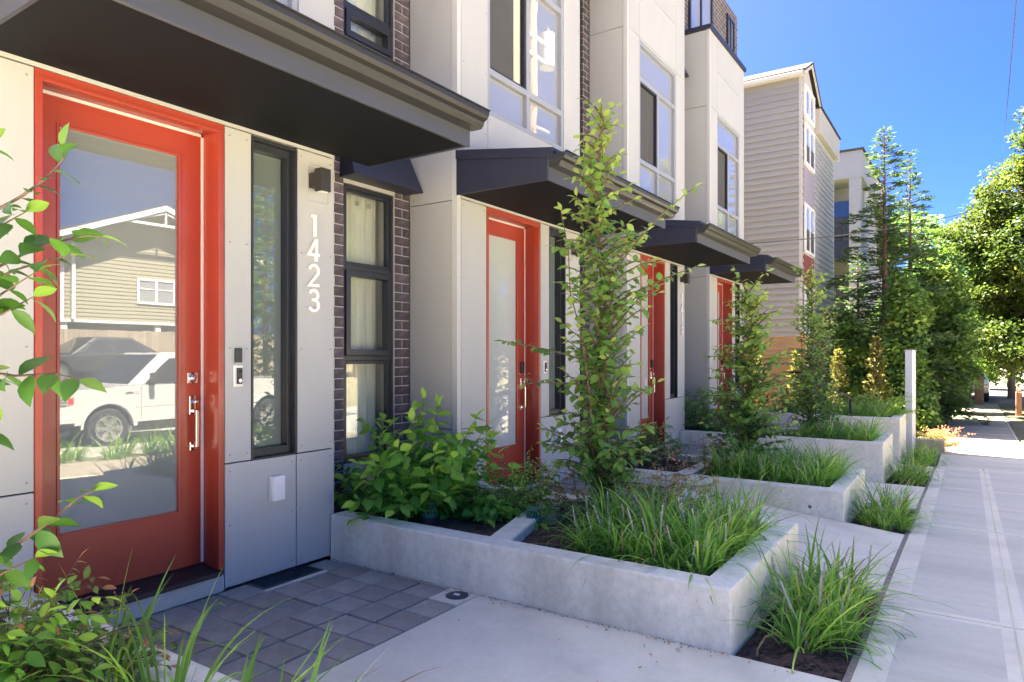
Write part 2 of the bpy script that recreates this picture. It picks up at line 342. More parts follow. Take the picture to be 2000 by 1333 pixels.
# ================================================================== ground, road, sidewalk, walks
def sheet(name, xs, ys, zf, m, kind='structure', parent=None, thick=0):
    mb = MB(); nx, ny = len(xs), len(ys)
    vs_ = [(x, y, zf(x, y)) for y in ys for x in xs]
    fs = [(j*nx+i, j*nx+i+1, (j+1)*nx+i+1, (j+1)*nx+i) for j in range(ny-1) for i in range(nx-1)]
    mb.add(vs_, fs); o = mb.build(name, m, parent)
    if kind: o['kind'] = kind
    return o
def sstep(a, b, t): t = min(max((t-a)/(b-a), 0), 1); return t*t*(3-2*t)
def terrain(x, y):
    z = gz(y)-.12
    z -= .35*sstep(1.5, 5, x)*(1-sstep(12, 13.5, x))
    z += 1.25*sstep(13.2, 15, x)+.5*sstep(15, 22, x)
    return z-.25
YS = [-400, -120, -60, -30, -15, -8, -4, 0, 4, 8, 12, 14, 16, 18, 20, 25, 30, 40, 50, 70, 110, 180, 400]
sheet('ground', [-400, -150, -60, -30, -15, -5, -2.45, .9, 1.5, 2.6, 3.8, 5, 9, 12, 12.7, 13.5, 14.2, 15, 17, 22, 40, 100, 400], YS, terrain, M['ground'])
ROADZ = -.27
sheet('road', [4.1, 6, 8.5, 11, 12.9], YS[1:-1], lambda x, y: gz(y)+ROADZ+.03*(1-abs(x-8.5)/4.4), M['asphalt'])
mb = MB()
for y0, y1 in zip(YS[3:-4], YS[4:-3]):
    mb.hexa([(3.95, y0, gz(y0)-.5), (4.1, y0, gz(y0)-.5), (4.1, y1, gz(y1)-.5), (3.95, y1, gz(y1)-.5), (3.95, y0, gz(y0)-.13), (4.09, y0, gz(y0)-.13), (4.09, y1, gz(y1)-.13), (3.95, y1, gz(y1)-.13)])
mb.build('kerb', M['concrete'])['kind'] = 'structure'
sheet('verge_strip', [.98, 2, 3, 3.95], YS[3:-4], lambda x, y: gz(y)-.012-.12*sstep(1.2, 3.9, x), M['vergedirt'])

walkroot = empty('sidewalk', (0.3, 6, 0), kind='structure')
def slab(name, x0, x1, y0, y1, z, parent, edge=.05, edge_l=None, m=('broom', 'slab'), th=.1):
    """slab with a tooled smooth margin; z is a function of x, y"""
    el = edge if edge_l is None else edge_l
    xs = [x0, x0+el, x1-edge, x1]; n = max(2, int((y1-y0)/1.0)); ys = [y0, y0+edge]+[y0+edge+(y1-y0-2*edge)*k/n for k in range(1, n)]+[y1-edge, y1]
    mb = MB(); nx, ny = 4, len(ys); vs_ = [(x, y, z(x, y)) for y in ys for x in xs]; b = len(vs_)
    rim = [(x0, y0), (x1, y0), (x1, y1), (x0, y1)]
    for j in range(ny-1):
        for i in range(3):
            inner = i == 1 and 0 < j < ny-2
            mb.add([vs_[j*nx+i], vs_[j*nx+i+1], vs_[(j+1)*nx+i+1], vs_[(j+1)*nx+i]], [(0, 1, 2, 3)], 0 if inner else 1)
    for (p, q) in zip(rim, rim[1:]+rim[:1]):
        mb.add([(p[0], p[1], z(*p)), (q[0], q[1], z(*q)), (q[0], q[1], z(*q)-th), (p[0], p[1], z(*p)-th)], [(0, 3, 2, 1)], 1)
    o = mb.build(name, [M[m[0]], M[m[1]]], parent); return o
zs = lambda x, y: gz(y)
sheet('sidewalk_base', [-.43, .2, .97], [-14+.75*i for i in range(37)], lambda x, y: gz(y)-.007, M['slab'])
joints = [-13.1, -10.15, -7.2, -4.25, -1.3, 1.65, 4.6, 7.55, 10.5, 13.3]
for y0, y1 in zip(joints[:-1], joints[1:]):
    slab('sidewalk_slab', -.42, .205, y0+.006, y1-.006, zs, walkroot, .055, .12)
    slab('sidewalk_slab', .215, .96, y0+.006, y1-.006, zs, walkroot, .055)
# older paving beyond the new sidewalk
old = empty('driveway_apron', (.3, 17, 0), kind='structure')
slab('apron_slab', -.42, .96, 13.32, 15.3, zs, old, .05)
slab('apron_slab', -.42, 3.9, 15.32, 18.4, lambda x, y: gz(y)-.01*0-.10*sstep(1.2, 3.9, x), old, .04, m=('drive', 'drive'))
oldw = empty('old_path', (.3, 25, 0), kind='structure')
for k in range(8):
    y0 = 18.42+k*1.8
    slab('path_slab', -.45, .95, y0, y0+1.78, lambda x, y: gz(y)-.004, oldw, .03, m=('drive', 'slab'))
sheet('cross_road', [-30, -10, -3, 1.2, 4.05], [33, 36, 40, 44, 48], lambda x, y: gz(y), M['darkroad'])

sheet('bounce_slab', [-14, -8, -4, -2, -.46], [-14, -10, -6, -3, -1.5, -.12], lambda x, y: gz(y)-.004, M['slab'])  # unseen pale slab added to bounce sunlight into the shaded fronts
# walks between the planters: landing of pavers at each door, concrete slab towards the sidewalk
WALKS = [(1.42, 3.30, .0, [(-2.425, .0, .0), (-.455, None, None)]),
         (4.87, 6.90, .05, None), (8.41, 10.35, .05, None), (11.75, 13.08, .05, None)]
def walk_slab(y0, y1, zin, root):
    return slab('walk_slab', -2.42, -.462, y0+.004, y1-.004, lambda x, y: zin+(gz(y)+.0-zin)*sstep(-2.42, -.46, x), root, .03, m=('slab', 'slab'))
pav = B(-.1045, .1045, -.1005, .1005, -.06, 0).mesh('paver', M['paver'])
def paver_field(root, y0, y1, z, skip=()):
    bed = B(-3.748, -2.425, y0+.003, y1-.003, z-.07, z-.018).build('joint_sand', M['grit'], root)
    ny = int((y1-y0)/.2115)
    for i in range(6):
        for j in range(ny+1):
            cx = -2.536-.2205*i; cy = y1-.13-.2115*j
            if cy < y0+.09 or (i, j) in skip: continue
            o = link('paver', pav, root, (cx+random.gauss(0, .0012), cy+random.gauss(0, .0012), z+random.gauss(0, .0015)))
            o.rotation_euler = (random.gauss(0, .004), random.gauss(0, .004), random.gauss(0, .004)); 
            if i < 6: addbevel(o, .004, 1)
for k, (y0, y1, zin, _) in enumerate(WALKS):
    root = empty('entry_walk', (-2.1, (y0+y1)/2, zin), kind='structure')
    # the first landing makes room for the grate (by the wall) and the drain cover (by the planter)
    skip = {(5, j) for j in (1, 2)}|{(0, 0)} if k == 0 else set()
    paver_field(root, y0, y1, zin, skip)
    if k < 2: walk_slab(y0, y1, zin, root)
    else:
        n = 2 if k == 2 else 3; zo = gz((y0+y1)/2); xa = -1.95
        B(-2.42, xa, y0+.004, y1-.004, zo-.3, zin).build('landing_slab', M['slab'], root, .006)
        for i in range(1, n+1):
            zt = zin+(zo-zin)*i/(n+1)
            B(xa+.3*(i-1)+.002, xa+.3*i, y0+.004, y1-.004, zo-.3, zt).build('step', M['slab'], root, .008)
        slab('walk_slab', xa+.3*n+.003, -.462, y0+.004, y1-.004, zs, root, .03, m=('slab', 'slab'))
# floor grate by the first door
gr = empty('floor_grate', (-3.655, 2.86, 0), 'black mesh drain grate set in the pavers against the wall', 'grate')
B(-3.745, -3.565, 2.625, 3.09, -.055, -.012).build('pit', M['core'], gr)
fr = MB()
for q in ((-3.745, -3.725, 2.625, 3.09), (-3.585, -3.565, 2.625, 3.09), (-3.725, -3.585, 2.625, 2.645), (-3.725, -3.585, 3.07, 3.09)): fr.box(*q, -.011, .006)
fr.build('frame', M['black'], gr)
bars = MB()
for i in range(1, 7): bars.box(-3.725+.02*i-.0025, -3.725+.02*i+.0025, 2.645, 3.07, -.011, .003)
for i in range(1, 20): bars.box(-3.725, -3.585, 2.645+.0213*i-.0025, 2.645+.0213*i+.0025, -.011, .0028)
bars.build('mesh_bars', M['black'], gr)['kind'] = 'stuff'
B(-3.563, -3.532, 2.615, 3.10, -.05, .004).build('edge_kerb', M['slab'], gr, .004)
# drain cover
dc = empty('drain_cover', (-2.52, 3.2, 0), 'small round blue black cleanout cover in a concrete square beside the planter', 'drain cover')
B(-2.645, -2.43, 3.08, 3.29, -.06, .002).build('surround', M['slab'], dc, .004)
MB().cyl((-2.525, 3.2, .0022), .062, .006, n=28).build('lid', M['navy'], dc)
B(-2.545, -2.508, 3.188, 3.212, .0083, .0105).build('key_plate', M['number'], dc)
MB().cyl((-2.525, 3.2, .0022), .069, .003, n=28).build('rim', M['core'], dc)

# ================================================================== townhouses
def brickmat(name):
    m = bpy.data.materials.new(name); m.use_nodes = True; N = m.node_tree.nodes; L = m.node_tree.links; p = N['Principled BSDF']; p.inputs['Roughness'].default_value = .85
    tc = N.new('ShaderNodeTexCoord'); sp = N.new('ShaderNodeSeparateXYZ'); L.new(tc.outputs['Object'], sp.inputs[0])
    ad = N.new('ShaderNodeMath'); L.new(sp.outputs[0], ad.inputs[0]); L.new(sp.outputs[1], ad.inputs[1])
    cb = N.new('ShaderNodeCombineXYZ'); L.new(ad.outputs[0], cb.inputs[0]); L.new(sp.outputs[2], cb.inputs[1])
    bt = N.new('ShaderNodeTexBrick'); bt.inputs['Scale'].default_value = 1; bt.inputs['Brick Width'].default_value = .204; bt.inputs['Row Height'].default_value = .085; bt.inputs['Mortar Size'].default_value = .006
    bt.inputs['Color1'].default_value = (.062, .047, .05, 1); bt.inputs['Color2'].default_value = (.12, .088, .085, 1); bt.inputs['Mortar'].default_value = (.36, .34, .32, 1)
    L.new(cb.outputs[0], bt.inputs['Vector']); L.new(bt.outputs[0], p.inputs['Base Color'])
    bp = N.new('ShaderNodeBump'); bp.inputs['Strength'].default_value = .6; bp.inputs['Distance'].default_value = .008; bp.invert = True; L.new(bt.outputs['Fac'], bp.inputs['Height']); L.new(bp.outputs[0], p.inputs['Normal'])
    return m
M['bricktex'] = brickmat('bricktex')
FX = -3.75; RX = -4.31
UNITS = [dict(b0=1.03, b1=3.345, a=1.49, b=2.464, c=2.672, d=3.023, w0=1.45, w1=3.034, can=(1.2, 3.69), rec=4.755, win=(3.95, 4.56)),
         dict(b0=4.755, b1=7.05, a=5.217, b=6.15, c=6.352, d=6.71, w0=5.219, w1=6.667, can=(4.74, 7.28), rec=8.375, win=(7.62, 8.19)),
         dict(b0=8.375, b1=10.58, a=8.836, b=9.715, c=9.947, d=10.265, w0=8.783, w1=10.19, can=(8.36, 10.84), rec=11.85, win=(11.08, 11.68)),
         dict(b0=11.85, b1=14.05, a=12.31, b=13.21, c=13.42, d=13.74, w0=12.29, w1=13.714, can=(11.84, 14.16), rec=15.6, win=(14.5, 15.1))]
JZ = .77; TZ = 2.825; SZ = 2.85; HZ = 2.80; WB, WT = 3.70, 5.76; TOP = 7.13
screw = MB().cyl((0, 0, 0), .0055, .003, 'x', 8)
def window_bar(mb, x0, x1, y0, y1, z0, z1, w):
    mb.box(x0, x1, y0, y0+w, z0, z1); mb.box(x0, x1, y1-w, y1, z0, z1); mb.box(x0, x1, y0+w, y1-w, z0, z0+w); mb.box(x0, x1, y0+w, y1-w, z1-w, z1)
def make_door(root, u, idx):
    a, b = u['a'], u['b']; lx = -3.925
    fr = MB()
    fr.box(-3.99, FX-.003, a-.02, a+.010, .137, HZ-.012); fr.box(-3.99, FX-.003, b-.010, b+.02, .137, HZ-.012); fr.box(-3.99, FX-.003, a-.02, b+.02, HZ-.012, HZ+.026)
    fr.box(-3.80, FX+.004, a-.018, a+.014, .139, HZ-.014); fr.box(-3.80, FX+.004, b-.022, b+.004, .139, HZ-.014); fr.box(-3.80, FX+.004, a+.014, b-.022, HZ-.030, HZ-.0125)
    f = fr.build('door_frame', M['red'], root, .002)
    st = MB(); st.box(lx-.012, lx+.004, b-.026, b-.0105, .16, HZ-.03); st.box(lx-.012, lx+.0045, a+.012, b-.027, HZ-.03, HZ-.013); st.build('weatherstrip', M['strip'], f)
    g0, g1, q0, q1 = a+.15, b-.158, .49, 2.632
    d = MB(); y0, y1 = a+.012, b-.027; X0 = lx-.045
    d.box(X0, lx, y0, g0, .155, HZ-.031); d.box(X0, lx, g1, y1, .155, HZ-.031); d.box(X0, lx, g0, g1, .155, q0); d.box(X0, lx, g0, g1, q1, HZ-.031)
    door = d.build('door', M['red'], root)
    bd = MB(); window_bar(bd, lx-.02, lx+.006, g0-.004, g1+.004, q0-.004, q1+.004, .016); bd.build('glazing_bead', M['red'], door, .003)
    B(lx-.026, lx-.016, g0+.001, g1-.001, q0+.001, q1-.001).build('pane', M['doorglass' if idx == 0 else 'doorglass_pale'], door)
    sl = MB().prism([(-3.99, .10), (FX+.012, .10), (FX+.012, .128), (-3.92, .150), (-3.99, .150)], 'y', a+.003, b-.003); sl.build('threshold', M['bronze'], f, .003)
    # hardware
    hy = b-.027-.055
    if idx == 0:
        db = MB(); db.box(lx, lx+.007, hy-.033, hy+.033, 1.26, 1.326); db.cyl((lx+.007, hy, 1.293), .024, .012, 'x', 20, .021); db.cyl((lx+.019, hy, 1.293), .015, .010, 'x', 16, .012)
        db.build('deadbolt', M['chrome'], door, .0015)
    else:
        db = MB(); db.box(lx, lx+.022, hy-.028, hy+.028, 1.24, 1.36); o = db.build('deadbolt', M['bronze'], door, .003)
        B(lx, lx+.012, hy-.033, hy+.033, 1.225, 1.239).build('lock_base', M['chrome'], door)
    h = MB(); h.box(lx, lx+.006, hy-.020, hy+.020, 1.07, 1.185); h.box(lx, lx+.006, hy-.017, hy+.017, .852, .905)
    h.cyl((lx+.006, hy, 1.15), .010, .028, 'x', 12); h.box(lx+.03, lx+.045, hy-.008, hy+.022, 1.142, 1.158)
    h.box(lx+.006, lx+.055, hy-.007, hy+.007, 1.085, 1.10); h.box(lx+.045, lx+.058, hy-.010, hy+.010, .875, 1.10); h.box(lx+.006, lx+.046, hy-.007, hy+.007, .873, .888)
    h.build('handle', M['chrome'], door, .002)
    return door
def make_canopy(root, y0, y1):
    body = B(FX+.002, -2.825, y0+.02, y1-.02, SZ, SZ+.02).build('canopy', M['soffit'], root)
    dk = MB().prism([(FX+.002, 3.00), (-2.83, 3.00), (-2.83, 3.06), (FX+.002, 3.20)], 'y', y0+.02, y1-.02); dk.build('roof_deck', M['navy'], body)
    for ya, yb in ((y0, y0+.018), (y1-.018, y1)):
        MB().prism([(FX+.002, SZ-.008), (-2.824, SZ-.008), (-2.824, 3.06), (FX+.002, 3.20)], 'y', ya, yb).build('side_panel', M['navy'], body)
        yo = ya-.012 if ya == y0 else yb
        MB().prism([(FX+.002, 3.155), (-2.76, 3.015), (-2.76, 3.095), (FX+.002, 3.235)], 'y', yo, yo+.012).build('roof_edge', M['navy'], body)
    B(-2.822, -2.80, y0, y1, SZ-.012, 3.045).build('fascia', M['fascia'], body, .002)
    MB().prism([(FX+.002, 3.202), (-2.76, 3.066), (-2.76, 3.095), (FX+.002, 3.235)], 'y', y0, y1).build('roof_sheet', M['navy'], body)
    P = [(-2.798, 3.05), (-2.798, 2.945), (-2.71, 2.945), (-2.695, 2.965), (-2.69, 2.985), (-2.665, 3.00), (-2.65, 3.02), (-2.648, 3.045), (-2.63, 3.05)]
    I = [(-2.633, 3.055), (-2.652, 3.055), (-2.655, 3.024), (-2.668, 3.006), (-2.694, 2.99), (-2.699, 2.968), (-2.712, 2.949), (-2.794, 2.949), (-2.794, 3.05)]
    g = MB().prism(P+I, 'y', y0-.005, y1+.005).build('gutter', M['gutter'], body)
    for ya in (y0-.008, y1+.0052):
        cap = MB(); cap.prism([(-2.798, 3.045), (-2.798, 2.944), (-2.71, 2.944), (-2.693, 2.965), (-2.688, 2.985), (-2.663, 3.0), (-2.648, 3.02), (-2.646, 3.045)], 'y', ya, ya+.0027)
        cap.build('gutter_end', M['gutter'], body)
    return body
def up_window(root, y0, y1, idx):
    fx0, fx1 = -3.835, FX-.006
    fr = MB(); window_bar(fr, fx0, fx1, y0, y1, WB, WT, .045); ym = (y0+y1)/2
    fr.box(fx0, fx1-.002, y0+.045, y1-.045, 4.085, 4.145); fr.box(fx0, fx1-.002, y0+.045, y1-.045, 5.215, 5.275)
    fr.box(fx0, fx1-.004, ym-.03, ym+.03, WB+.045, 4.085); fr.box(fx0, fx1-.004, ym-.03, ym+.03, 4.145, 5.215)
    w = fr.build('window', M['greyframe'], root, .003)
    gx = -3.80
    cells = [(y0+.046, ym-.031, WB+.046, 4.084), (ym+.031, y1-.046, WB+.046, 4.084), (ym+.031, y1-.046, 4.146, 5.214), (y0+.046, y1-.046, 5.276, WT-.046)]
    for c in cells: B(gx-.01, gx, *c).build('pane', M['upglass'], w)
    c = (y0+.046, ym-.031, 4.146, 5.214)
    B(gx-.022, gx-.016, *c).build('insect_screen', M['screen'], w)
    b = MB(); window_bar(b, gx-.012, gx+.03, *c, .022); b.build('sash', M['black'], w)
    if idx == 1: B(gx-.014, gx-.006, ym-.20, ym-.09, 4.17, 5.19).build('blind_edge', M['cream'], w)
    else:
        cu = MB(); n = 24; pts = [(y0+.07+(ym-y0-.13)*k/n, gx-.012+.004*math.sin(k*1.9)) for k in range(n+1)]
        for p, q in zip(pts[:-1], pts[1:]): cu.add([(p[1], p[0], 4.17), (q[1], q[0], 4.17), (q[1], q[0], 5.19), (p[1], p[0], 5.19)], [(0, 1, 2, 3)])
        cu.build('curtain', M['screen'], w)
def recess_window(root, y0, y1, z0, z1, bars, room, curtain):
    fx0, fx1 = -4.40, -4.335
    fr = MB(); window_bar(fr, fx0, fx1, y0, y1, z0, z1, .035)
    for zb in bars: fr.box(fx0, fx1-.003, y0+.035, y1-.035, zb-.022, zb+.022)
    w = fr.build('window', M['black'], root, .003)
    zz = [z0+.035]+[b for b in bars]+[z1-.035]
    for i, (p, q) in enumerate(zip(zz[:-1], zz[1:])):
        lo = p+(.022 if i else 0)+.001; hi = q-(.022 if i < len(bars) else 0)-.001
        s = MB(); wd = .05 if i % 2 == len(bars) % 2-1 or (len(bars) == 2 and i == 1) else .028
        window_bar(s, fx0+.008, fx1+(.018 if wd > .04 else -.012), y0+.036, y1-.036, lo, hi, wd); s.build('sash', M['black'], w, .003)
        B(-4.375, -4.369, y0+.036+wd, y1-.036-wd, lo+wd, hi-wd).build('pane', M['winglass'], w)
def townhouse(idx, u, label):
    b0, b1, a, b, c, d, w0, w1, rec = (u[k] for k in ('b0', 'b1', 'a', 'b', 'c', 'd', 'w0', 'w1', 'rec'))
    root = empty('townhouse', (FX, (b0+b1)/2, 0), label, 'townhouse', 'row of joined townhouses')
    zl = gz(b1)-.1
    G = .004; rects = []
    cm = (a+b)/2
    rects += [(b0+.055, a-.02, .012, JZ), (b0+.055, a-.02, JZ, TZ), (b+.02, d-.006, .012, JZ), (d-.006, b1, .012, JZ),
              (b+.02, c, JZ, TZ), (d, b1, JZ, TZ), (b0+.055, b1, TZ, SZ+.03), (c, d, JZ-.0, JZ-.0)]
    up = [(b0+.055, w0, SZ+.03, 5.80), (w0, w1, SZ+.03, WB), (w1, b1, SZ+.03, 5.80), (w0, w1, WT, 5.80),
          (b0+.055, w0, 5.80, TOP), (w0, w1, 5.80, 6.52), (w0, w1, 6.52, TOP), (w1, b1, 5.80, TOP)]
    core = MB(); sc = MB()
    for (p, q, r, s) in rects+up:
        if s-r < .02 or q-p < .02: continue
        B(FX-.022, FX, p+G, q-G, r+G, s-G).build('wall_panel', M['panel'], root, .0015, seg=1)
        core.box(FX-.05, FX-.0225, p-.004, q+.004, r-.004, s+.004)
        if idx < 2 and s-r > .3:
            ny = 2; nz = max(2, round((s-r)/.6)); 
            for y in (p+.035, q-.035):
                for k in range(nz+1): sc.add([(FX+.0002+v[0], y+v[1], r+.05+(s-r-.1)*k/nz+v[2]) for v in screw.v], screw.f)
    B(-3.99, FX+.0, a-.018, b+.018, .0, .099).build('door_plinth', M['panel'], root, .003)
    # side return towards the camera: panels and corner trim
    for (r, s) in ((.0, JZ), (JZ, 2.805), (2.805, 5.80), (5.80, TOP)):
        if idx == 0: break
        B(RX+.004, FX-.062, b0, b0+.02, r+G, s-G).build('side_panel', M['panel'], root, .0015, seg=1)
        if idx < 3:
            for k in range(max(2, round((s-r)/.6))+1):
                for x in (RX+.045, FX-.10):
                    n = max(2, round((s-r)/.6)); sc.add([(x+v[1], b0-.0002-v[0], r+.05+(s-r-.1)*k/n+v[2]) for v in screw.v], screw.f)
    B(FX-.058, FX+.003, b0-.003, b0+.05, .0, TOP).build('corner_trim', M['trim'], root, .003)
    core.box(RX+.002, FX-.06, b0+.021, b0+.05, .0, TOP-.01)
    core.build('wall_core', M['core'], root)
    if sc.v: sc.build('screw_heads', M['screwhead'], root)['kind'] = 'stuff'
    # solid body behind, closed against light
    bd = MB(); bd.box(RX-.19, -3.992, b0+.06, b1-.022, zl, TOP-.01); bd.box(-14, -6.2, b0, rec, zl, 9.0)
    bd.box(-6.2, RX-.19, b0, b1, zl, 9.0); bd.box(-6.2, -4.52, b1, rec, 2.96, 3.98); bd.box(-6.2, -4.52, b1, rec, 6.42, 9.0); bd.box(-6.2, -4.52, b1, rec, zl, .3)
    bd.box(-6.2, -4.52, rec-.05, rec, .3, 6.42)
    if idx == 0: bd.box(-14, FX-.012, .55, b0-.01, zl, TOP); bd.box(-14, RX, .55, b0-.01, TOP, 9.0)  # row cut short here, out of view, so sun reaches the ground beside it
    bd.build('body', M['plainwall'], root)
    B(FX-.045, FX-.001, b1-.021, b1+.0, .0, TOP).build('end_panel', M['panel'], root, .002)
    B(RX+.002, FX-.046, b1-.0215, b1-.001, .0, TOP).build('end_panel', M['panel'], root, .002)
    # rooms behind the recess windows
    rm = MB(); 
    for (z0, z1) in ((.301, 2.959), (3.981, 6.419)):
        rm.add([(-6.19, b1+.002, z0), (-6.19, rec-.052, z0), (-6.19, rec-.052, z1), (-6.19, b1+.002, z1), (-4.521, b1+.002, z0), (-4.521, rec-.052, z0), (-4.521, rec-.052, z1), (-4.521, b1+.002, z1)],
               [(0, 1, 2, 3), (0, 4, 5, 1), (3, 2, 6, 7), (0, 3, 7, 4), (1, 5, 6, 2)])
    rm.build('room', M['cream'], root)
    # brick wall of the recess and the set back top storey
    wy0, wy1 = u['win']
    wall = MB(); bx0, bx1 = -4.50, RX-.006
    Z = [(.52, 2.87), (4.08, 6.30)]
    if idx: bx1 = RX
    for (p, q) in ((b1+.002, wy0), (wy1, rec-.002)): wall.box(bx0, bx1, p, q, zl, 9.0)
    wall.box(bx0, bx1, wy0, wy1, zl, Z[0][0]); wall.box(bx0, bx1, wy0, wy1, Z[0][1], Z[1][0]); wall.box(bx0, bx1, wy0, wy1, Z[1][1], 9.0)
    wall.box(bx0, bx1, b0-.002, b1+.002, TOP+.02, 9.0)
    bw = wall.build('brick_wall', M['mortar'] if idx == 0 else M['bricktex'], root)
    if idx == 0:
        full = B(-.016, 0, 0, .190, 0, .076).mesh('brick', M['brick']); half = B(-.016, 0, 0, .090, 0, .076).mesh('brick', M['brick'])
        for k in range(78):
            z = .05+.085*k
            row = []
            if k % 2 == 0: row = [(wy1+.002, full), (wy0-.192, full)]
            else: row = [(wy1+.002, half), (wy1+.102, half), (wy0-.092, half)]
            if z < 3.0: row += [(wy0-.392-(.0 if k % 2 == 0 else -.1), full), (wy0-.592-(.0 if k % 2 == 0 else -.1), full)] if k % 2 == 0 else [(wy0-.292, full), (wy0-.492, full)]
            if z > 6.6: break
            for y, me in row:
                o = link('brick', me, bw, (RX+random.gauss(0, .001), y, z)); o.rotation_euler = (random.gauss(0, .004), 0, random.gauss(0, .006)); addbevel(o, .003, 1)
    else:
        B(-6.2, bx1-.001, rec-.0018, rec, zl, 9.0).build('end_wall', M['bricktex'], root) if idx == 3 else None
    recess_window(root, wy0, wy1, *Z[0], [1.405, 2.171], None, True)
    recess_window(root, wy0, wy1, *Z[1], [4.36], None, True)
    # curtain behind each recess window
    for (z0, z1) in ((.50, 2.90), (4.06, 6.3)):
        cu = MB(); n = 60; pts = []
        for k in range(n+1):
            y = wy0-.02+(wy1+.03-wy0)*k/n; pts.append((-4.56+.028*math.sin(k*.62+idx)+.01*math.sin(k*1.7), y+.01*math.sin(k*.31)))
        gather = lambda z: .35*max(0, (1.9-z))**1.2 if idx == 0 and z1 < 3 else 0
        rows = [z0, z0+.5, z0+1.0, z0+1.6, z1-.1, z1]
        vs_ = []
        for z in rows:
            for (x, y) in pts:
                yy = y+gather(z)*(wy1-y)*.55; vs_.append((x, yy, z))
        m_ = len(pts); fs = [(j*m_+i, j*m_+i+1, (j+1)*m_+i+1, (j+1)*m_+i) for j in range(len(rows)-1) for i in range(m_-1)]
        cu.add(vs_, fs); co = cu.build('curtain', M['curtain'], root, smooth=True)
        if z1 < 3:
            gm = MB()
            for k in range(4):
                y = wy0+.05+.15*k; gm.cyl((-4.525, y, z1-.12), .024, .004, 'x', 14)
            gm.build('grommets', M['galv'], co)
    # hoods over the recess windows
    for hz in (2.90, 6.36):
        h = MB(); y0, y1 = wy0-.05, wy1+.14
        h.hexa([(RX+.001, y0, hz), (RX+.20, y0-.02, hz), (RX+.20, y1+.02, hz), (RX+.001, y1, hz), (RX+.001, y0+.03, hz+.42), (RX+.03, y0+.03, hz+.42), (RX+.03, y1-.03, hz+.42), (RX+.001, y1-.03, hz+.42)])
        h.build('window_hood', M['navy'], root, .003)
    make_door(root, u, idx)
    # sidelight
    s = MB(); x0, x1 = -3.90, FX+.002
    window_bar(s, x0, x1, c, d, JZ-.005, HZ+.01, .014); s.box(x0, FX-.045, c+.014, c+.03, JZ+.009, HZ-.004); s.box(x0, FX-.045, d-.045, d-.014, JZ+.009, HZ-.004); s.box(x0, FX-.045, c+.03, d-.045, JZ+.009, JZ+.06); s.box(x0, FX-.045, c+.03, d-.045, HZ-.05, HZ-.004)
    sw = s.build('sidelight', M['black'], root, .002)
    B(-3.872, -3.862, c+.031, d-.046, JZ+.061, HZ-.051).build('pane', M['sideglass'], sw)
    make_canopy(root, *u['can'])
    up_window(root, w0, w1, idx)
    cp = MB().box(RX+.002, FX+.04, b0-.04, b1+.03, TOP+.001, TOP+.075); cp.build('coping', M['navy'], root, .004)
    if idx == 3:   # windows of the set back storey
        for (p, q, r, t) in ((12.35, 13.7, 7.45, 8.9), (14.75, 15.25, 7.9, 8.75)):
            w = MB(); window_bar(w, RX-.02, RX+.04, p, q, r, t, .06); w.box(RX-.02, RX+.035, (p+q)/2-.03, (p+q)/2+.03, r+.06, t-.06); ww = w.build('window', M['black'], root)
            B(RX+.002, RX+.010, p+.061, q-.061, r+.061, t-.061).build('pane', M['upglass'], ww)
    return root
LAB = ['townhouse with the nearest red door, cropped at the left, pale panels and brick recess',
       'pale panelled townhouse with the red door behind the leafy column tree',
       'pale panelled townhouse third along the row, its red door half hidden by leaves',
       'last pale panelled townhouse of the row, next to the lap sided house']
for i, (u, l) in enumerate(zip(UNITS, LAB)): townhouse(i, u, l)

# ------------------------------------------------------------------ small things on the walls
def stroke(mb, pts, w, x0, x1, closed=False):
    n = len(pts); L_, R_ = [], []
    for i in range(n):
        p = Vector(pts[i]); a = Vector(pts[i])-Vector(pts[i-1]) if i else Vector(pts[1])-p; b = Vector(pts[i+1])-p if i < n-1 else a
        a = a.normalized(); b = b.normalized(); t = (a+b).normalized(); nn = Vector((-t.y, t.x)); k = 1/max(.5, abs(nn.dot(Vector((-a.y, a.x)))))
        L_.append(p+nn*w*.5*k); R_.append(p-nn*w*.5*k)
    for i in range(n-1):
        q = [L_[i], R_[i], R_[i+1], L_[i+1]]
        mb.add([(x0, c.x, c.y) for c in q]+[(x1, c.x, c.y) for c in q], [(0, 1, 2, 3), (7, 6, 5, 4), (0, 4, 5, 1), (2, 6, 7, 3), (1, 5, 6, 2), (3, 7, 4, 0)])
def arc(cx, cy, rx, ry, a0, a1, n=14): return [(cx+rx*math.cos(R(a0+(a1-a0)*k/n)), cy+ry*math.sin(R(a0+(a1-a0)*k/n))) for k in range(n+1)]
DIG = {'1': [[(.28, .93), (.60, .93), (.60, 0)]], '4': [[(1.0, .30), (.04, .30), (.70, 1.0)], [(.72, 1.03), (.72, 0)]],
       '2': [arc(.5, .71, .40, .26, 165, -28)+[(.08, .03), (.95, .05)]],
       '3': [arc(.48, .745, .36, .225, 160, -105, 16), arc(.48, .275, .42, .25, 108, -160, 18)],
       '9': [arc(.5, .68, .38, .28, 0, 360, 20), [(.88, .66), (.80, .35), (.45, 0)]]}
def number(txt, y, z_top, h, pitch, label):
    o = empty('house_number', (FX, y, z_top-pitch*len(txt)), label, 'house number', 'house numbers beside the doors')
    for i, ch in enumerate(txt):
        mb = MB(); w = h*.66
        for q, s in enumerate(DIG[ch]): stroke(mb, [(y-w/2+p[0]*w, z_top-pitch*i-h+p[1]*h) for p in s], h*.14, FX+.006, FX+.020+.0005*q)
        mb.build('digit', M['number'], o)
    return o
number('1423', 3.152, 2.395, .148, .1715, 'white digits 1423 mounted one above the other beside the nearest red door')
number('1419', 10.42, 2.395, .148, .1715, 'white digits in a column on the third house beside its sidelight')
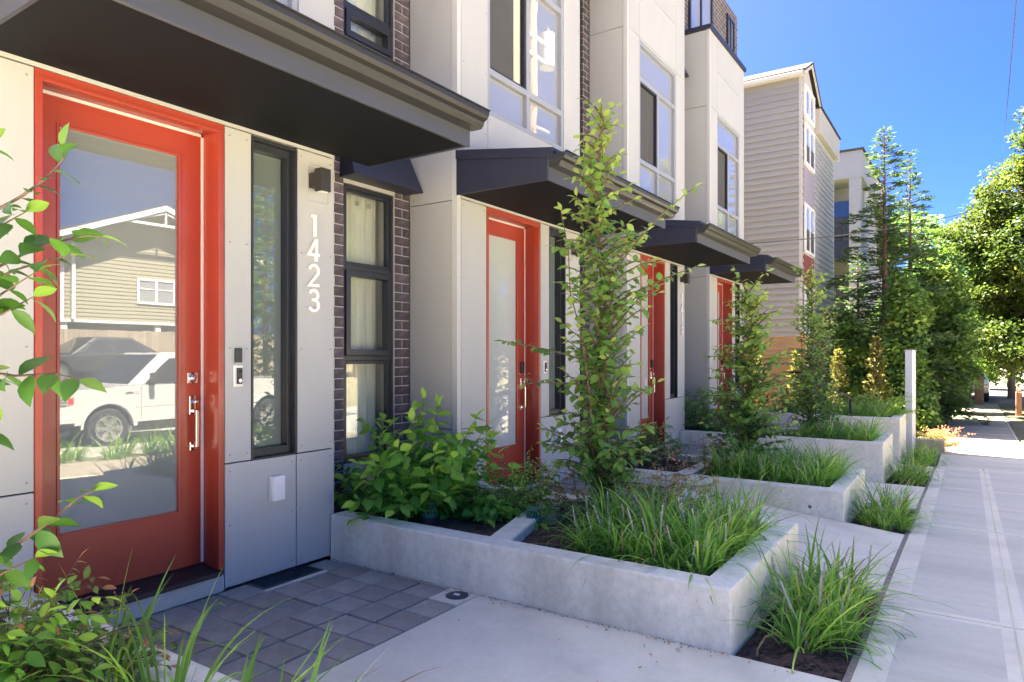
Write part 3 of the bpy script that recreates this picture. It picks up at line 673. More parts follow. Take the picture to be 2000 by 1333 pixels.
def lamp(y, label, plate=True):
    o = empty('wall_lamp', (FX, y, 2.62), label, 'wall lamp', 'bronze wall lamps by the doors')
    if plate:
        p = MB(); window_bar(p, FX-.001, FX+.006, y-.065, y+.125, 2.485, 2.746, .010); p.build('mount_plate', M['panel'], o)
    B(FX+.001, FX+.055, y-.045, y+.045, 2.575, 2.675).build('back_box', M['bronze'], o, .003)
    bd = B(FX+.055, FX+.125, y-.042, y+.042, 2.545, 2.70).build('shade', M['bronze'], o, .003)
    B(FX+.07, FX+.11, y-.027, y+.027, 2.541, 2.546).build('lens', M['whiteplastic'], bd)
lamp(3.165, 'square bronze wall lamp above the digits 1423')
lamp(6.88, 'square bronze wall lamp partly behind the leafy column tree', False)
lamp(10.42, 'square bronze wall lamp on the third house, projecting past its wall corner', False)
lamp(13.92, 'square bronze wall lamp on the last house, in front of the lap siding', False)
k = empty('keypad', (FX, 2.572, 1.39), 'small black numeric keypad mounted above the doorbell', 'keypad')
B(FX+.001, FX+.018, 2.549, 2.595, 1.385, 1.475).build('body', M['black'], k, .003)
kb = MB()
for i in range(2):
    for j in range(5): kb.cyl((FX+.018, 2.562+.02*i, 1.397+.016*j), .0055, .002, 'x', 10)
kb.build('buttons', M['navy'], k)
def bell(y, label):
    o = empty('video_doorbell', (FX, y, 1.24), label, 'doorbell', 'video doorbells')
    B(FX+.001, FX+.012, y-.032, y+.032, 1.236, 1.37).build('back_plate', M['whiteplastic'], o, .004)
    B(FX+.012, FX+.026, y-.016, y+.020, 1.253, 1.352).build('face', M['bronze'], o, .004)
    MB().cyl((FX+.026, y+.002, 1.33), .007, .002, 'x', 14).build('camera_lens', M['darkglass'], o)
    MB().cyl((FX+.026, y+.002, 1.275), .010, .002, 'x', 16).build('button', M['chrome'], o)
bell(2.572, 'white framed video doorbell below the black keypad'); bell(6.25, 'white video doorbell beside the second red door')
def outlet(y, z, label):
    o = empty('outlet_cover', (FX, y, z), label, 'outlet cover', 'white outlet covers on the wall panels')
    B(FX+.001, FX+.014, y-.05, y+.05, z-.085, z+.085).build('back_plate', M['trim'], o, .002)
    B(FX+.014, FX+.046, y-.043, y+.048, z-.078, z+.082).build('cover', M['whiteplastic'], o, .006)
outlet(2.845, .568, 'white weatherproof outlet cover low on the wall by the nearest door')
outlet(6.50, .55, 'white weatherproof outlet cover low on the second house')
# ================================================================== concrete planters
def grid_solid(xs, ys, solid, z0f, z1, name, m, parent=None, bevel=.012, dx=None):
    mb = MB(); vid = {}
    def V(i, j, t):
        if (i, j, t) not in vid:
            vid[(i, j, t)] = len(mb.v); mb.v.append((xs[i]+(dx or {}).get((i, j), 0), ys[j], z1 if t else z0f(ys[j])))
        return vid[(i, j, t)]
    S = lambda i, j: (i, j) in solid
    for (i, j) in solid:
        for f in ([V(i, j, 1), V(i+1, j, 1), V(i+1, j+1, 1), V(i, j+1, 1)], [V(i, j, 0), V(i, j+1, 0), V(i+1, j+1, 0), V(i+1, j, 0)]): mb.f.append(tuple(f)); mb.m.append(0)
        for (di, dj, p, q) in ((-1, 0, (i, j+1), (i, j)), (1, 0, (i+1, j), (i+1, j+1)), (0, -1, (i, j), (i+1, j)), (0, 1, (i+1, j+1), (i, j+1))):
            if not S(i+di, j+dj): mb.f.append((V(*p, 0), V(*q, 0), V(*q, 1), V(*p, 1))); mb.m.append(0)
    return mb.build(name, m, parent, bevel)
PL = [(-.10, 1.42, .33, 'concrete planter at the left edge holding the close grass and leafy branches'),
      (3.30, 4.87, .31, 'long low concrete planter between the first two doors, with green drain domes'),
      (6.90, 8.41, .18, 'low concrete planter second from the front, full of grass'),
      (10.35, 11.75, .25, 'knee high concrete planter third from the front'),
      (13.08, 14.45, .37, 'tallest concrete planter at the far end beside the grey slab sign')]
XO = -.94; T = .155
for k, (y0, y1, zt, lab) in enumerate(PL):
    root = empty('planter', (-2.3, (y0+y1)/2, gz(y0)), lab, 'planter', 'concrete planters along the sidewalk')
    xs = [-3.742, -2.60, -2.44, XO-T, XO]; ys = [y0, y0+T, y1-T, y1]
    sol = {(i, j) for i in range(4) for j in (0, 2)}|{(3, 1), (1, 1)}
    grid_solid(xs, ys, sol, lambda y: gz(y)-.3, zt, 'planter_wall', M['planter'], root,
        dx={(1, 0): .14, (1, 1): .13, (2, 0): .14, (2, 1): .13, (1, 2): -.22, (1, 3): -.23, (2, 2): -.22, (2, 3): -.23} if k == 1 else None)   # the first divider runs askew
    sz = zt-.07
    s = MB(); xs2 = [-4.30 if k else -3.74, -3.742, -3.4, -2.9, -2.602]; n = 8
    def bump_sheet(xa, xb, ya, yb, nx=14, ny=12):
        vs_ = []; g = random.Random(k*7+int(xa*10))
        for j in range(ny+1):
            for i in range(nx+1): vs_.append((xa+(xb-xa)*i/nx, ya+(yb-ya)*j/ny, sz+g.uniform(-.012, .012)))
        s.add(vs_, [(j*(nx+1)+i, j*(nx+1)+i+1, (j+1)*(nx+1)+i+1, (j+1)*(nx+1)+i) for j in range(ny) for i in range(nx)])
    bump_sheet(-3.742, -2.598, y0+T-.002, y1-T+.002); bump_sheet(-2.442, XO-T+.002, y0+T-.002, y1-T+.002)
    if k in (1, 2, 3):
        bump_sheet(-4.305, -3.742, UNITS[k-1]['b1']+.005, UNITS[k]['b0']-.005)
    s.build('soil', M['soil'], root)
    # strip of soil between planter and sidewalk
    if k:
        bd = MB(); nx, ny = 8, 22; g = random.Random(k)
        vs_ = [(XO+.002+(.49)*i/nx, y0+.005+(y1-y0-.01)*j/ny, gz(y0+(y1-y0)*j/ny)-.012+(g.uniform(-.014, .016) if 0 < i < nx and 0 < j < ny else -.01)) for j in range(ny+1) for i in range(nx+1)]
        bd.add(vs_, [(j*(nx+1)+i, j*(nx+1)+i+1, (j+1)*(nx+1)+i+1, (j+1)*(nx+1)+i) for j in range(ny) for i in range(nx)])
        o = bd.build('verge_soil', M['soil']); o['kind'] = 'structure'
MB().cyl((-1.235, 6.8985, .005), .016, .003, 'y', 14).build('tie_hole', M['core'], bpy.data.objects['planter.002'])
MB().cyl((-1.9, 10.3485, .08), .013, .003, 'y', 14).build('tie_hole', M['core'], bpy.data.objects['planter.003'])
sheet('planting_margin', [-.462, -.44, -.418], [-8+.5*i for i in range(44)], lambda x, y: gz(y)-.008, M['grit'])
# mulch chips and pebbles in the nearest soil strip and beside the drain dome
g = random.Random(4); mb = MB()
def chip(mb, x, y, z, s, g):
    a = g.uniform(0, 3.14); l, w, h = s*g.uniform(.6, 1.6), s*g.uniform(.25, .5), s*g.uniform(.15, .4); ca, sa = math.cos(a), math.sin(a)
    P = [(-l, -w, 0), (l, -w, 0), (l, w, 0), (-l, w, 0), (-l*.8, -w*.7, h), (l*.8, -w*.7, h), (l*.7, w*.8, h), (-l*.8, w*.6, h)]
    t = g.uniform(-.4, .4)
    mb.hexa([(x+p[0]*ca-p[1]*sa, y+p[0]*sa+p[1]*ca, z+p[2]+p[0]*t) for p in P])
for (xa, xb, ya, yb, zf, n) in ((XO+.01, -.46, 3.31, 4.8, lambda y: gz(y)-.005, 420), (XO+.01, -.46, 6.91, 8.3, lambda y: gz(y)-.005, 260), (-2.43, -1.12, 3.47, 4.7, lambda y: .245, 420), (-3.7, -2.62, 3.47, 4.7, lambda y: .245, 200)):
    for i in range(n): y = g.uniform(ya, yb); chip(mb, g.uniform(xa, xb), y, zf(y), .014, g)
mb.build('mulch', M['soil'])['kind'] = 'stuff'
tag(bpy.data.objects['mulch'], 'dark brown bark mulch chips scattered over the planting soil', 'mulch')
# green drain domes
def dome(x, y, z, label, h=.11):
    o = empty('drain_dome', (x, y, z), label, 'drain dome', 'green drain domes in the planter')
    MB().cyl((x, y, z-.06), .058, .07, n=24).build('riser', M['pvc'], o)
    rg = MB().cyl((x, y, z+.01), .062, .028, n=24); rg.build('collar', M['greenplastic'], o, .003)
    mb = MB()
    for i in range(16):
        a = 2*math.pi*i/16; c, s = math.cos(a), math.sin(a); r0, r1 = .054, .040
        mb.tube([(x+c*r0, y+s*r0, z+.038), (x+c*r1, y+s*r1, z+h)], .0042, 5)
    mb.cyl((x, y, z+h-.002), .046, .010, n=24); mb.cyl((x, y, z+.06), .0505, .004, n=24, r2=.0495)
    mb.build('grating', M['greenplastic'], o)
dome(-2.50, 4.02, .255, 'green drain dome standing in bare mulch beside the grass')
dome(-3.20, 3.74, .27, 'green drain dome half buried under the broad leaves')

# ================================================================== grass clumps
CL = [blade_mesh('blades', 84, .52, .0135, .08, M['lf_liriope'], 10+i, .95, 1.75) for i in range(4)]
CLM = [blade_mesh('blades', 84, .48, .0125, .06, M['lf_lime'], 30+i, .85, 1.6) for i in range(3)]
CLS = [blade_mesh('blades', 55, .30, .008, .04, M['lf_liriope'], 50+i, .6, 1.2) for i in range(2)]
FG = [blade_mesh('blades', 44, .56, .014, .06, M['lf_lime'], 70+i, .6, 1.3, seg=9) for i in range(2)]
SP = [spikes_mesh('spikes', 2, .30, .10, i) for i in range(3)]
ccount = 0
def clump(x, y, z, meshes, s, label, group, spikes=True):
    global ccount
    i = ccount; ccount += 1
    o = empty('grass_clump', (x, y, z), label, 'grass clump', group)
    b = link('blades', meshes[i % len(meshes)], o, (x, y, z)); b.rotation_euler = (0, 0, random.uniform(0, 6.28)); b.scale = (s, s, s*random.uniform(.75, 1.15))
    if spikes:
        f = link('flower_spikes', SP[i % 3], o, (x, y, z)); f.rotation_euler = (0, 0, random.uniform(0, 6.28)); f.scale = (s, s, s)
    return o
def fill(k, xa, xb, nx, ny, label, s=1.0, meshes=CL):
    y0, y1, zt, _ = PL[k]
    for j in range(ny):
        for i in range(nx):
            x = xa+(xb-xa)*(i+.5)/nx+random.gauss(0, .03); y = y0+T+.13+(y1-y0-2*T-.22)*(j+.5)/ny+random.gauss(0, .03)
            clump(x, y, zt-.075, meshes, s*random.uniform(.85, 1.1), label, label)
fill(1, -1.98, -1.12, 5, 5, 'grass clump among many filling the long low planter by the nearest walk', .95)
fill(2, -2.2, -1.12, 6, 5, 'grass clump among many in the second planter from the front', .95)
fill(3, -2.1, -1.12, 5, 4, 'grass clump among many in the third planter, under the slim tree', 1.0)
fill(4, -2.2, -1.12, 5, 4, 'grass clump among many in the tallest planter at the far end', .95)
VB = [(-.70, 3.62, CL, 1.05, 'arching grass clump at the corner of the nearest soil strip'), (-.76, 4.02, CLM, 1.15, 'bright green grass clump against the nearest planter end'),
      (-.60, 4.10, CL, 1.1, 'dark grass clump leaning over the sidewalk edge in the nearest strip'), (-.62, 4.55, CLM, 1.1, 'yellowish grass clump at the back of the nearest soil strip'), (-.78, 4.62, CL, 1.0, 'grass clump hugging the far corner of the nearest planter'),
      (-.56, 3.82, CL, .85, 'small grass clump at the sidewalk in the nearest strip'),
      (-.78, 7.25, CLM, 1.0, 'lime green tuft against the second planter end'), (-.70, 7.75, CLM, 1.1, 'tall lime tuft beside the second planter'), (-.58, 7.5, CL, 1.0, 'dark grass tuft at the sidewalk in the second strip'),
      (-.62, 7.02, CLS, 1.0, 'small grass tuft at the front of the second strip'), (-.50, 7.1, CLS, 1.1, 'tiny tuft at the sidewalk corner of the second strip'), (-.62, 8.1, CL, .9, 'dark tuft at the back of the second strip'),
      (-.78, 10.75, CLM, 1.0, 'lime tuft against the third planter end'), (-.62, 11.2, CLM, 1.1, 'round lime tuft in the third strip'), (-.55, 10.6, CLM, .9, 'low lime tuft at the sidewalk in the third strip'), (-.72, 11.5, CL, .9, 'tuft at the back of the third strip'),
      (-.78, 13.5, CL, 1.0, 'tuft at the foot of the tallest planter'), (-.60, 13.9, CLM, 1.15, 'bushy lime tuft beside the grey slab sign'), (-.55, 13.4, CL, 1.0, 'tuft at the sidewalk in the farthest strip')]
for (x, y, ms, s, lab) in VB: clump(x, y, gz(y)-.01, ms, s, lab, 'grass clumps between planters and sidewalk')
FGC = [(-2.02, 1.14, 'tall close grass clump leaning over the nearest pavers'), (-1.72, 1.17, 'close grass clump below the pavers in the foreground'), (-2.40, 1.16, 'close grass clump beside the red tinged shrub'), (-1.44, 1.08, 'close grass clump farthest towards the sidewalk in the foreground')]
for (x, y, lab) in FGC: clump(x, y, .25, FG, 1.0, lab, 'close grass clumps in the left planter', False)
clump(-3.62, 3.60, .24, CLS, 1.15, 'small brownish grass tuft beside the wall corner under the broad leaves', 'tufts', False)

# ================================================================== shrubs and slim trees
def plant(name, base, stems, leaf, label, cat, group=None, mleaf='lf_tree', mstem='stemred', rad=.005, tonef=None, opposite=False, partname=('stems', 'foliage')):
    """stems: polylines; leaf: (spacing, length, width, outward, droop)"""
    root = empty(name, base, label, cat, group); st = MB(); P, D, Ln, W, Tn = [], [], [], [], []
    sp, l0, w0, outw, droop = leaf
    for s in stems:
        n = len(s); st.tube(s, [max(.0012, rad*(1-.75*i/(n-1))) for i in range(n)], 5)
        side = 1; tot = len(along(s, sp))
        for i, (p, t) in enumerate(along(s, sp)):
            fr_ = i/max(tot-1, 1)
            a = np.cross(t, [0, 0, 1.0]); a = a/max(np.linalg.norm(a), 1e-6) if np.linalg.norm(a) > .05 else np.array([1.0, 0, 0])
            b = np.cross(a, t); ang = rng.uniform(0, 6.28) if abs(t[2]) > .75 else rng.normal(0, .5)
            r = a*math.cos(ang)+b*math.sin(ang)
            for sg in ((1, -1) if opposite else (side,)):
                d = t*(1-outw)+r*sg*outw+np.array([0, 0, rng.normal(-.05, .18)])
                P.append(p); D.append(d); k = rng.uniform(.65, 1.1)*(1-.35*max(0, fr_-.6)); Ln.append(l0*k); W.append(w0*k)
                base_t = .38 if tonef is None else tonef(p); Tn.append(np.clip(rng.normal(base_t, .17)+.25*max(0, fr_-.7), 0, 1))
            side = -side
        P.append(np.array(s[-1])); D.append(np.array(s[-1])-np.array(s[-2])); Ln.append(l0*.75); W.append(w0*.7); Tn.append(.8)
    st.build(partname[0], M[mstem], root)
    off = np.array(wpos(root)); me = leaves(partname[1], np.array(P)-off, D, Ln, W, M[mleaf], np.array(Tn), droop=droop)
    link(partname[1], me, root, base); return root
def curve(p, d, l, n=5, sag=.0, wig=.02):
    p = np.array(p, float); d = np.array(d, float); d /= np.linalg.norm(d); out = [tuple(p)]
    for i in range(n):
        p = p+d*l/n+rng.normal(0, wig*l/n, 3); d = d+np.array([0, 0, -sag/n]); d /= np.linalg.norm(d); out.append(tuple(p))
    return out
def column_tree(base, H_, prof, nb, label, seed, lf=(.036, .088, .054, .78, .22), mleaf='lf_tree', extra=()):
    global rng
    rng = np.random.default_rng(seed); b = np.array(base, float); stems = []
    lead = curve(b, (0.01, 0, 1), H_, 10, 0, .10); stems.append(lead)
    for k in range(2):
        a = rng.uniform(0, 6.28); stems.append(curve(b, (.10*math.cos(a), .10*math.sin(a), 1), H_*rng.uniform(.72, .92), 8, 0, .10))
    for i in range(nb):
        f = .06+.90*((i+rng.uniform())/nb)**1.35; z = f*H_; src = lead[min(int(f*10), 9)]; p = np.array([src[0], src[1], b[2]+z])
        az = i*2.4+rng.normal(0, .4); l = prof(f)*rng.uniform(.6, 1.2); el = rng.uniform(.35, 1.1)
        stems.append(curve(p, (math.cos(az)*math.cos(el), math.sin(az)*math.cos(el), math.sin(el)), l*1.25, 5, .55, .12))
    stems += [list(e) for e in extra]
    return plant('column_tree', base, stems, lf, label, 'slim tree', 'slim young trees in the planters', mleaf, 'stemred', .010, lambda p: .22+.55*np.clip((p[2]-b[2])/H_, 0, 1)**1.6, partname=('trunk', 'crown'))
prof1 = lambda f: .36*(1-.2*f) if f < .6 else max(.12, .29-.6*(f-.6))
T1 = (-2.2, 4.50, .24)
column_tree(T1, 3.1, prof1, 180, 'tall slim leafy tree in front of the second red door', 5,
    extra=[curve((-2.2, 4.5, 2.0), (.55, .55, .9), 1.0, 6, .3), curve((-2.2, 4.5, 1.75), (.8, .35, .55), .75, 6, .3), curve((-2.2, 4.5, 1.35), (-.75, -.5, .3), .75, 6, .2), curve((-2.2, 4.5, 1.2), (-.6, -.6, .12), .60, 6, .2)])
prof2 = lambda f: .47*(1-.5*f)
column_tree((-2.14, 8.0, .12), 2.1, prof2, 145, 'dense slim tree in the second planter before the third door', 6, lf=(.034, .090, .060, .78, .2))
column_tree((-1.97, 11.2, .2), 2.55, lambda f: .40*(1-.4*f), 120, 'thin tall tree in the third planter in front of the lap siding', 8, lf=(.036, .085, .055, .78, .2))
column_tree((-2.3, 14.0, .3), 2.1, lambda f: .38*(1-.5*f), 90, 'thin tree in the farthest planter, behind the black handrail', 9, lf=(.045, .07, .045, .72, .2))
# nearest tree, only its branches reach into the picture
rng = np.random.default_rng(11)
TB = (-2.32, .62, .26)
Z0 = (-2.30, .65)
BR = [[(-2.31, .64, 1.62), (-2.248, .725, 1.784), (-2.133, .802, 1.86), (-2.075, .84, 1.909), (-2.035, .867, 1.964), (-2.036, .866, 1.995)],
      [(-2.31, .64, 1.50), (-2.248, .725, 1.618), (-2.179, .771, 1.673), (-2.086, .833, 1.729), (-1.983, .902, 1.756), (-1.950, .925, 1.752)],
      [(-2.31, .63, 1.30), (-2.248, .725, 1.396), (-2.144, .794, 1.376), (-2.052, .856, 1.382), (-2.000, .89, 1.366)],
      [(-2.31, .63, .78), (-2.187, .705, .858), (-2.075, .78, .939), (-1.996, .833, 1.006), (-1.952, .862, 1.054), (-1.915, .887, 1.075)],
      [(-2.31, .64, 1.42), (-2.25, .72, 1.52), (-2.17, .775, 1.60), (-2.09, .82, 1.655)],
      [(-2.31, .64, 1.48), (-2.24, .73, 1.60), (-2.15, .79, 1.66), (-2.07, .845, 1.69), (-2.02, .875, 1.70)], [(-2.31, .64, 1.38), (-2.24, .72, 1.50), (-2.16, .78, 1.55), (-2.10, .82, 1.59)],
      [(-2.31, .64, 1.55), (-2.25, .72, 1.70), (-2.18, .77, 1.78), (-2.12, .81, 1.82)], [(-2.31, .63, .70), (-2.2, .70, .79), (-2.11, .755, .86), (-2.04, .80, .90)],
      [(-2.31, .64, 1.75), (-2.26, .70, 1.93), (-2.20, .74, 2.0)], [(-2.31, .63, 1.1), (-2.23, .71, 1.18), (-2.19, .74, 1.24)],
      [TB, (-2.33, .63, .9), (-2.31, .64, 1.5), (-2.33, .62, 2.1), (-2.32, .63, 2.9)], [TB, (-2.42, .55, 1.0), (-2.45, .5, 2.4)]]
for i in range(46):
    z = .5+2.2*i/46; az = rng.uniform(2.2, 5.6)
    BR.append(curve((-2.32, .62, z), (math.cos(az), math.sin(az), .7), .38, 5, .4, .1))
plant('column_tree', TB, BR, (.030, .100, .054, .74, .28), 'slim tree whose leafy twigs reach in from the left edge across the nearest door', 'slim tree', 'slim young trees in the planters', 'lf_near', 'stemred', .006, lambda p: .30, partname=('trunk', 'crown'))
# broad leaved shrub in the long planter
rng = np.random.default_rng(21); stems = []
for i in range(74):
    a = rng.uniform(0, 6.28); r = rng.uniform(0, .28); p = (-3.42+r*math.cos(a)*1.3, 3.98+r*math.sin(a)*.8, .24)
    el = rng.uniform(.3, 1.25); l = rng.uniform(.40, .74); az = a+rng.normal(0, .5)
    stems.append(curve(p, (math.cos(az)*math.cos(el)*1.1, math.sin(az)*math.cos(el)*.7, math.sin(el)), l, 6, .7, .12))
for q in ((-.1, .0, 1.0), (-.25, .1, 1.0), (.12, .0, 1.0), (-.45, .0, .8), (.25, .2, .9), (-.05, .2, 1.0)): stems.append(curve((-3.45, 4.0, .25), q, .78, 6, .35, .12))
for q in ((.55, -.45, .6), (.35, -.5, .6), (.1, -.5, .6)): stems.append(curve((-3.3, 3.85, .25), q, .55, 6, .7, .1))
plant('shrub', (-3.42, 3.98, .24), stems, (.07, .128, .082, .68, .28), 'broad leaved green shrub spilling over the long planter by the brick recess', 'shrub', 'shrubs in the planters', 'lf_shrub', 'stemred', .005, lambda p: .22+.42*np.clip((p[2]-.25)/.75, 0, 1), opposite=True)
def fine_shrub(c, r, h, n, label, m='lf_shrub', seed=1, lf=(.022, .034, .014, .7, .15), tone=.45, name='shrub', group='shrubs in the planters', rz=1.0):
    global rng
    rng = np.random.default_rng(seed); st = []
    for i in range(n):
        a = rng.uniform(0, 6.28); el = rng.uniform(.3, 1.4); rr = r*rng.uniform(0, .3); p = (c[0]+rr*math.cos(a), c[1]+rr*math.sin(a), c[2])
        l = (r*math.cos(el)+h*math.sin(el))*rng.uniform(.75, 1.05)
        s = curve(p, (math.cos(a)*math.cos(el), math.sin(a)*math.cos(el), math.sin(el)), l, 5, .5, .15); st.append(s)
        for j in (2, 3, 4):
            for q in range(2):
                a2 = a+rng.normal(0, 1.1); st.append(curve(s[j], (math.cos(a2), math.sin(a2), rng.uniform(.0, .6)), .16*h/.5, 3, .6, .15))
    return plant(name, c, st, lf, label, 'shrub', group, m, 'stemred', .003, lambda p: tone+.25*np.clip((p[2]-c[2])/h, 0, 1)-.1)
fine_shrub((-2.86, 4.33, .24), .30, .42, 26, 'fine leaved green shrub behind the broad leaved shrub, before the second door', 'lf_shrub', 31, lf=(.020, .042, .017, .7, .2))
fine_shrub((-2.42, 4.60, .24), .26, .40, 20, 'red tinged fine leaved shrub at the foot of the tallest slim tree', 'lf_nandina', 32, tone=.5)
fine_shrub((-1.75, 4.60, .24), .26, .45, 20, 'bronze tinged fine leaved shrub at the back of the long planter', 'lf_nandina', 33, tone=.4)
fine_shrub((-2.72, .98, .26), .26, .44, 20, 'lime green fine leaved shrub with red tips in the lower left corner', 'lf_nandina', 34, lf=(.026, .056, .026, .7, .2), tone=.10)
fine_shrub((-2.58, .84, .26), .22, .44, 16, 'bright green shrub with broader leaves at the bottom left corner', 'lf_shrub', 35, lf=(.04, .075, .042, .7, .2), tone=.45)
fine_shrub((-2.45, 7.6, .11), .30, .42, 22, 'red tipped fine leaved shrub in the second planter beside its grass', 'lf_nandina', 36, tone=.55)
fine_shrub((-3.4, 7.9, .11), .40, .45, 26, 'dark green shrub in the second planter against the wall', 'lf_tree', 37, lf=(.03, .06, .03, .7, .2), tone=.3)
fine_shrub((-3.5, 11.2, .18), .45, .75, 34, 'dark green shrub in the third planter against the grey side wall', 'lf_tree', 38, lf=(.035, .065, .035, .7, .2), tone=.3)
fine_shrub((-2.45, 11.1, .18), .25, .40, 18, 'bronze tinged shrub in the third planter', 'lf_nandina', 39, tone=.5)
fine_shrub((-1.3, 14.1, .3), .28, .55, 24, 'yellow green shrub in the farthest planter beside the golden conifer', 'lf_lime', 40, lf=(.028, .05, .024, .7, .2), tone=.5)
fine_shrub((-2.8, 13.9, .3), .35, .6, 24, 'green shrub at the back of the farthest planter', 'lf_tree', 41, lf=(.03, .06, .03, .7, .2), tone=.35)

# fallen leaves and grit along the edges of the nearest walk
rng = np.random.default_rng(77); n = 90
P = np.stack([rng.uniform(-3.6, -.6, n), 0*np.arange(n)+rng.uniform(1.5, 3.25, n), np.full(n, .012)], 1)
sel = rng.uniform(size=n) < .6; P[sel, 1] = 3.27-np.abs(rng.normal(0, .05, sel.sum()))
me = leaves('leaf_litter', P, np.stack([rng.normal(0, 1, n), rng.normal(0, 1, n), rng.normal(.0, .08, n)], 1), rng.uniform(.012, .030, n), rng.uniform(.006, .014, n), M['lf_nandina'], rng.uniform(.3, 1, n), droop=.05)
o = link('leaf_litter', me); tag(o, 'small dry leaves scattered on the pavers and along the planter foot', 'litter', kind='stuff')
g = random.Random(9); mb = MB()
for i in range(420): chip(mb, g.uniform(-3.7, -1.0), 3.288-abs(g.gauss(0, .012)), .001+.002*g.random(), .0045, g)
for i in range(160): chip(mb, -3.738+abs(g.gauss(0, .014)), g.uniform(1.5, 3.25), .0, .005, g)
o = mb.build('grit', M['grit']); tag(o, 'sandy grit gathered along the planter foot and wall base', 'grit', kind='stuff')
M['aptgrey'] = mat('aptgrey', (.34, .335, .33), .7, .04)
# ================================================================== lap sided house next door
NX, NY = -3.6, 18.96; nzb = -.62
nb = empty('lap_sided_house', (NX, NY, nzb), 'tall grey beige house with lap siding and a gable beyond the townhouses', 'house')
bd = MB(); bd.box(-12, NX-.03, NY+.03, 24.4, nzb, 8.55); bd.build('body', M['plainwall'], nb)
MB().prism([(NY+.03, 8.551), (21.0, 8.551), (19.85, 9.20), (NY+.03, 8.76)], 'x', -12, NX-.03).build('gable_wall', M['plainwall'], nb)
def board_mesh(axis, length, h):
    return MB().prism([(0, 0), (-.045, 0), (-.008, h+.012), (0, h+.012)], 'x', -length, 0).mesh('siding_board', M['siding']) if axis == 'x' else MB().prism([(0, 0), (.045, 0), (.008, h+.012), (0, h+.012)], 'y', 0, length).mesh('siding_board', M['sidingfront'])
ex = .165; side = board_mesh('x', 8.3, ex); f1 = board_mesh('y', .20, ex); f2 = board_mesh('y', 3.45, ex)
k = 0
while nzb+.2+ex*k < 8.75:
    z = nzb+.2+ex*k; link('siding_board', side, nb, (NX-.06, NY+.03, z))
    link('siding_board', f1, nb, (NX-.03, NY+.07, z))
    if z < 7.6: link('siding_board', f2, nb, (NX-.03, 20.66, z))
    k += 1
ct = MB(); ct.box(NX-.062, NX+.006, NY-.006, NY+.068, nzb, 8.85); ct.build('corner_board', M['sidingtrim'], nb)
MB().prism([(20.66, 7.75), (21.04, 7.75), (21.0, 8.46), (20.66, 8.66)], 'x', NX-.03, NX-.006).build('gable_panel', M['sidingfront'], nb)
MB().prism([(NY+.07, 8.68), (19.29, 8.68), (19.29, 8.88), (NY+.07, 8.77)], 'x', NX-.03, NX-.008).build('gable_panel', M['sidingfront'], nb)
# roof: two slopes, barge boards, gutter
rt = .055
for s in (0, 1):
    ye, yr = ((NY-.15, 19.85) if s == 0 else (21.2, 19.85)); ze, zr = (8.76 if s == 0 else 8.50), 9.28
    P = [(ye, ze), (yr, zr), (yr, zr+rt), (ye, ze+rt)]
    MB().prism(P, 'x', -12.2, NX+.14).build('roof', M['roofing'], nb)
    MB().prism([(ye, ze-.10), (yr, zr-.10), (yr, zr-.002), (ye, ze-.002)], 'x', NX+.09, NX+.12).build('barge_board', M['sidingtrim'], nb)
B(-12.2, NX+.08, NY-.20, NY-.10, 8.66, 8.765).build('gutter', M['sidingtrim'], nb, .01)
B(-12.2, NX+.08, NY-.098, NY+.0, 8.67, 8.69).build('soffit', M['sidingtrim'], nb)
MB().prism([(19.29, 7.65), (20.66, 7.65), (20.66, 8.66), (19.85, 9.14), (19.29, 8.90)], 'x', NX-.03, NX+.004).build('bay_panel', M['sidingtrim'], nb)
# window stack
def nwin(z0, z1, slant=0):
    w = MB(); y0, y1 = 19.32, 20.62; window_bar(w, NX+.004, NX+.05, y0, y1, z0, z1, .07); w.box(NX+.004, NX+.045, 19.93, 20.01, z0+.07, z1-.07)
    o = w.build('window', M['white'], nb)
    for (p, q) in ((y0+.072, 19.928), (20.012, y1-.072)): B(NX+.006, NX+.02, p, q, z0+.072, z1-.072).build('pane', M['upglass'], o)
    if z1 > 4 and z1 < 8:
        for (p, q) in ((y0+.075, 19.925), (20.015, y1-.075)): B(NX+.021, NX+.026, p, q, z0+.075, (z0+z1)/2).build('screen', M['screen'], o)
for a_, b_ in ((6.5, 7.6), (4.15, 5.45), (1.2, 3.28), (7.78, 8.60)): nwin(a_, b_)
B(NX-.03, NX+.012, 19.29, 20.66, 5.5, 6.46).build('accent_panel', M['mauvepanel'], nb)
B(NX-.03, NX+.012, 19.29, 20.66, 3.32, 4.1).build('accent_panel', M['redpanel'], nb)
for z0, z1 in ((7.6, 7.78), (6.46, 6.5), (5.45, 5.5), (4.1, 4.15), (3.28, 3.32), (nzb, 1.2)): B(NX-.03, NX+.006, 19.29, 20.66, z0, z1).build('trim_panel', M['sidingtrim'], nb)
B(NX-.02, NX+.12, 21.05, 24.5, 7.75, 8.45).build('parapet', M['sidingtrim'], nb, .01)
B(NX-.05, NX+.16, 21.05, 24.55, 8.455, 8.49).build('parapet_cap', M['roofing'], nb)
B(-12, NX-.05, 21.3, 24.4, 8.551, 8.57).build('flat_roof', M['roofing'], nb)
# ================================================================== cedar fence
fe = empty('cedar_fence', (-4.6, 16.3, gz(16)-.03), 'orange cedar fence of horizontal slats between the townhouses and the sided house', 'fence')
sl = B(-6.2, -3.02, -.012, .012, -.04, .04).mesh('slat', M['cedar']); sl2 = MB().box(-1.6, 1.58, -.012, .012, -.042, .042).mesh('slat', M['cedar'])
z = gz(16)+.06
while z < 1.86: link('slat', sl2, fe, (-4.6, 16.3, z)); z += .096
for x in (-6.1, -4.6, -3.06): B(x-.045, x+.045, 16.315, 16.405, gz(16)-.3, 1.9).build('post', M['cedar'], fe)
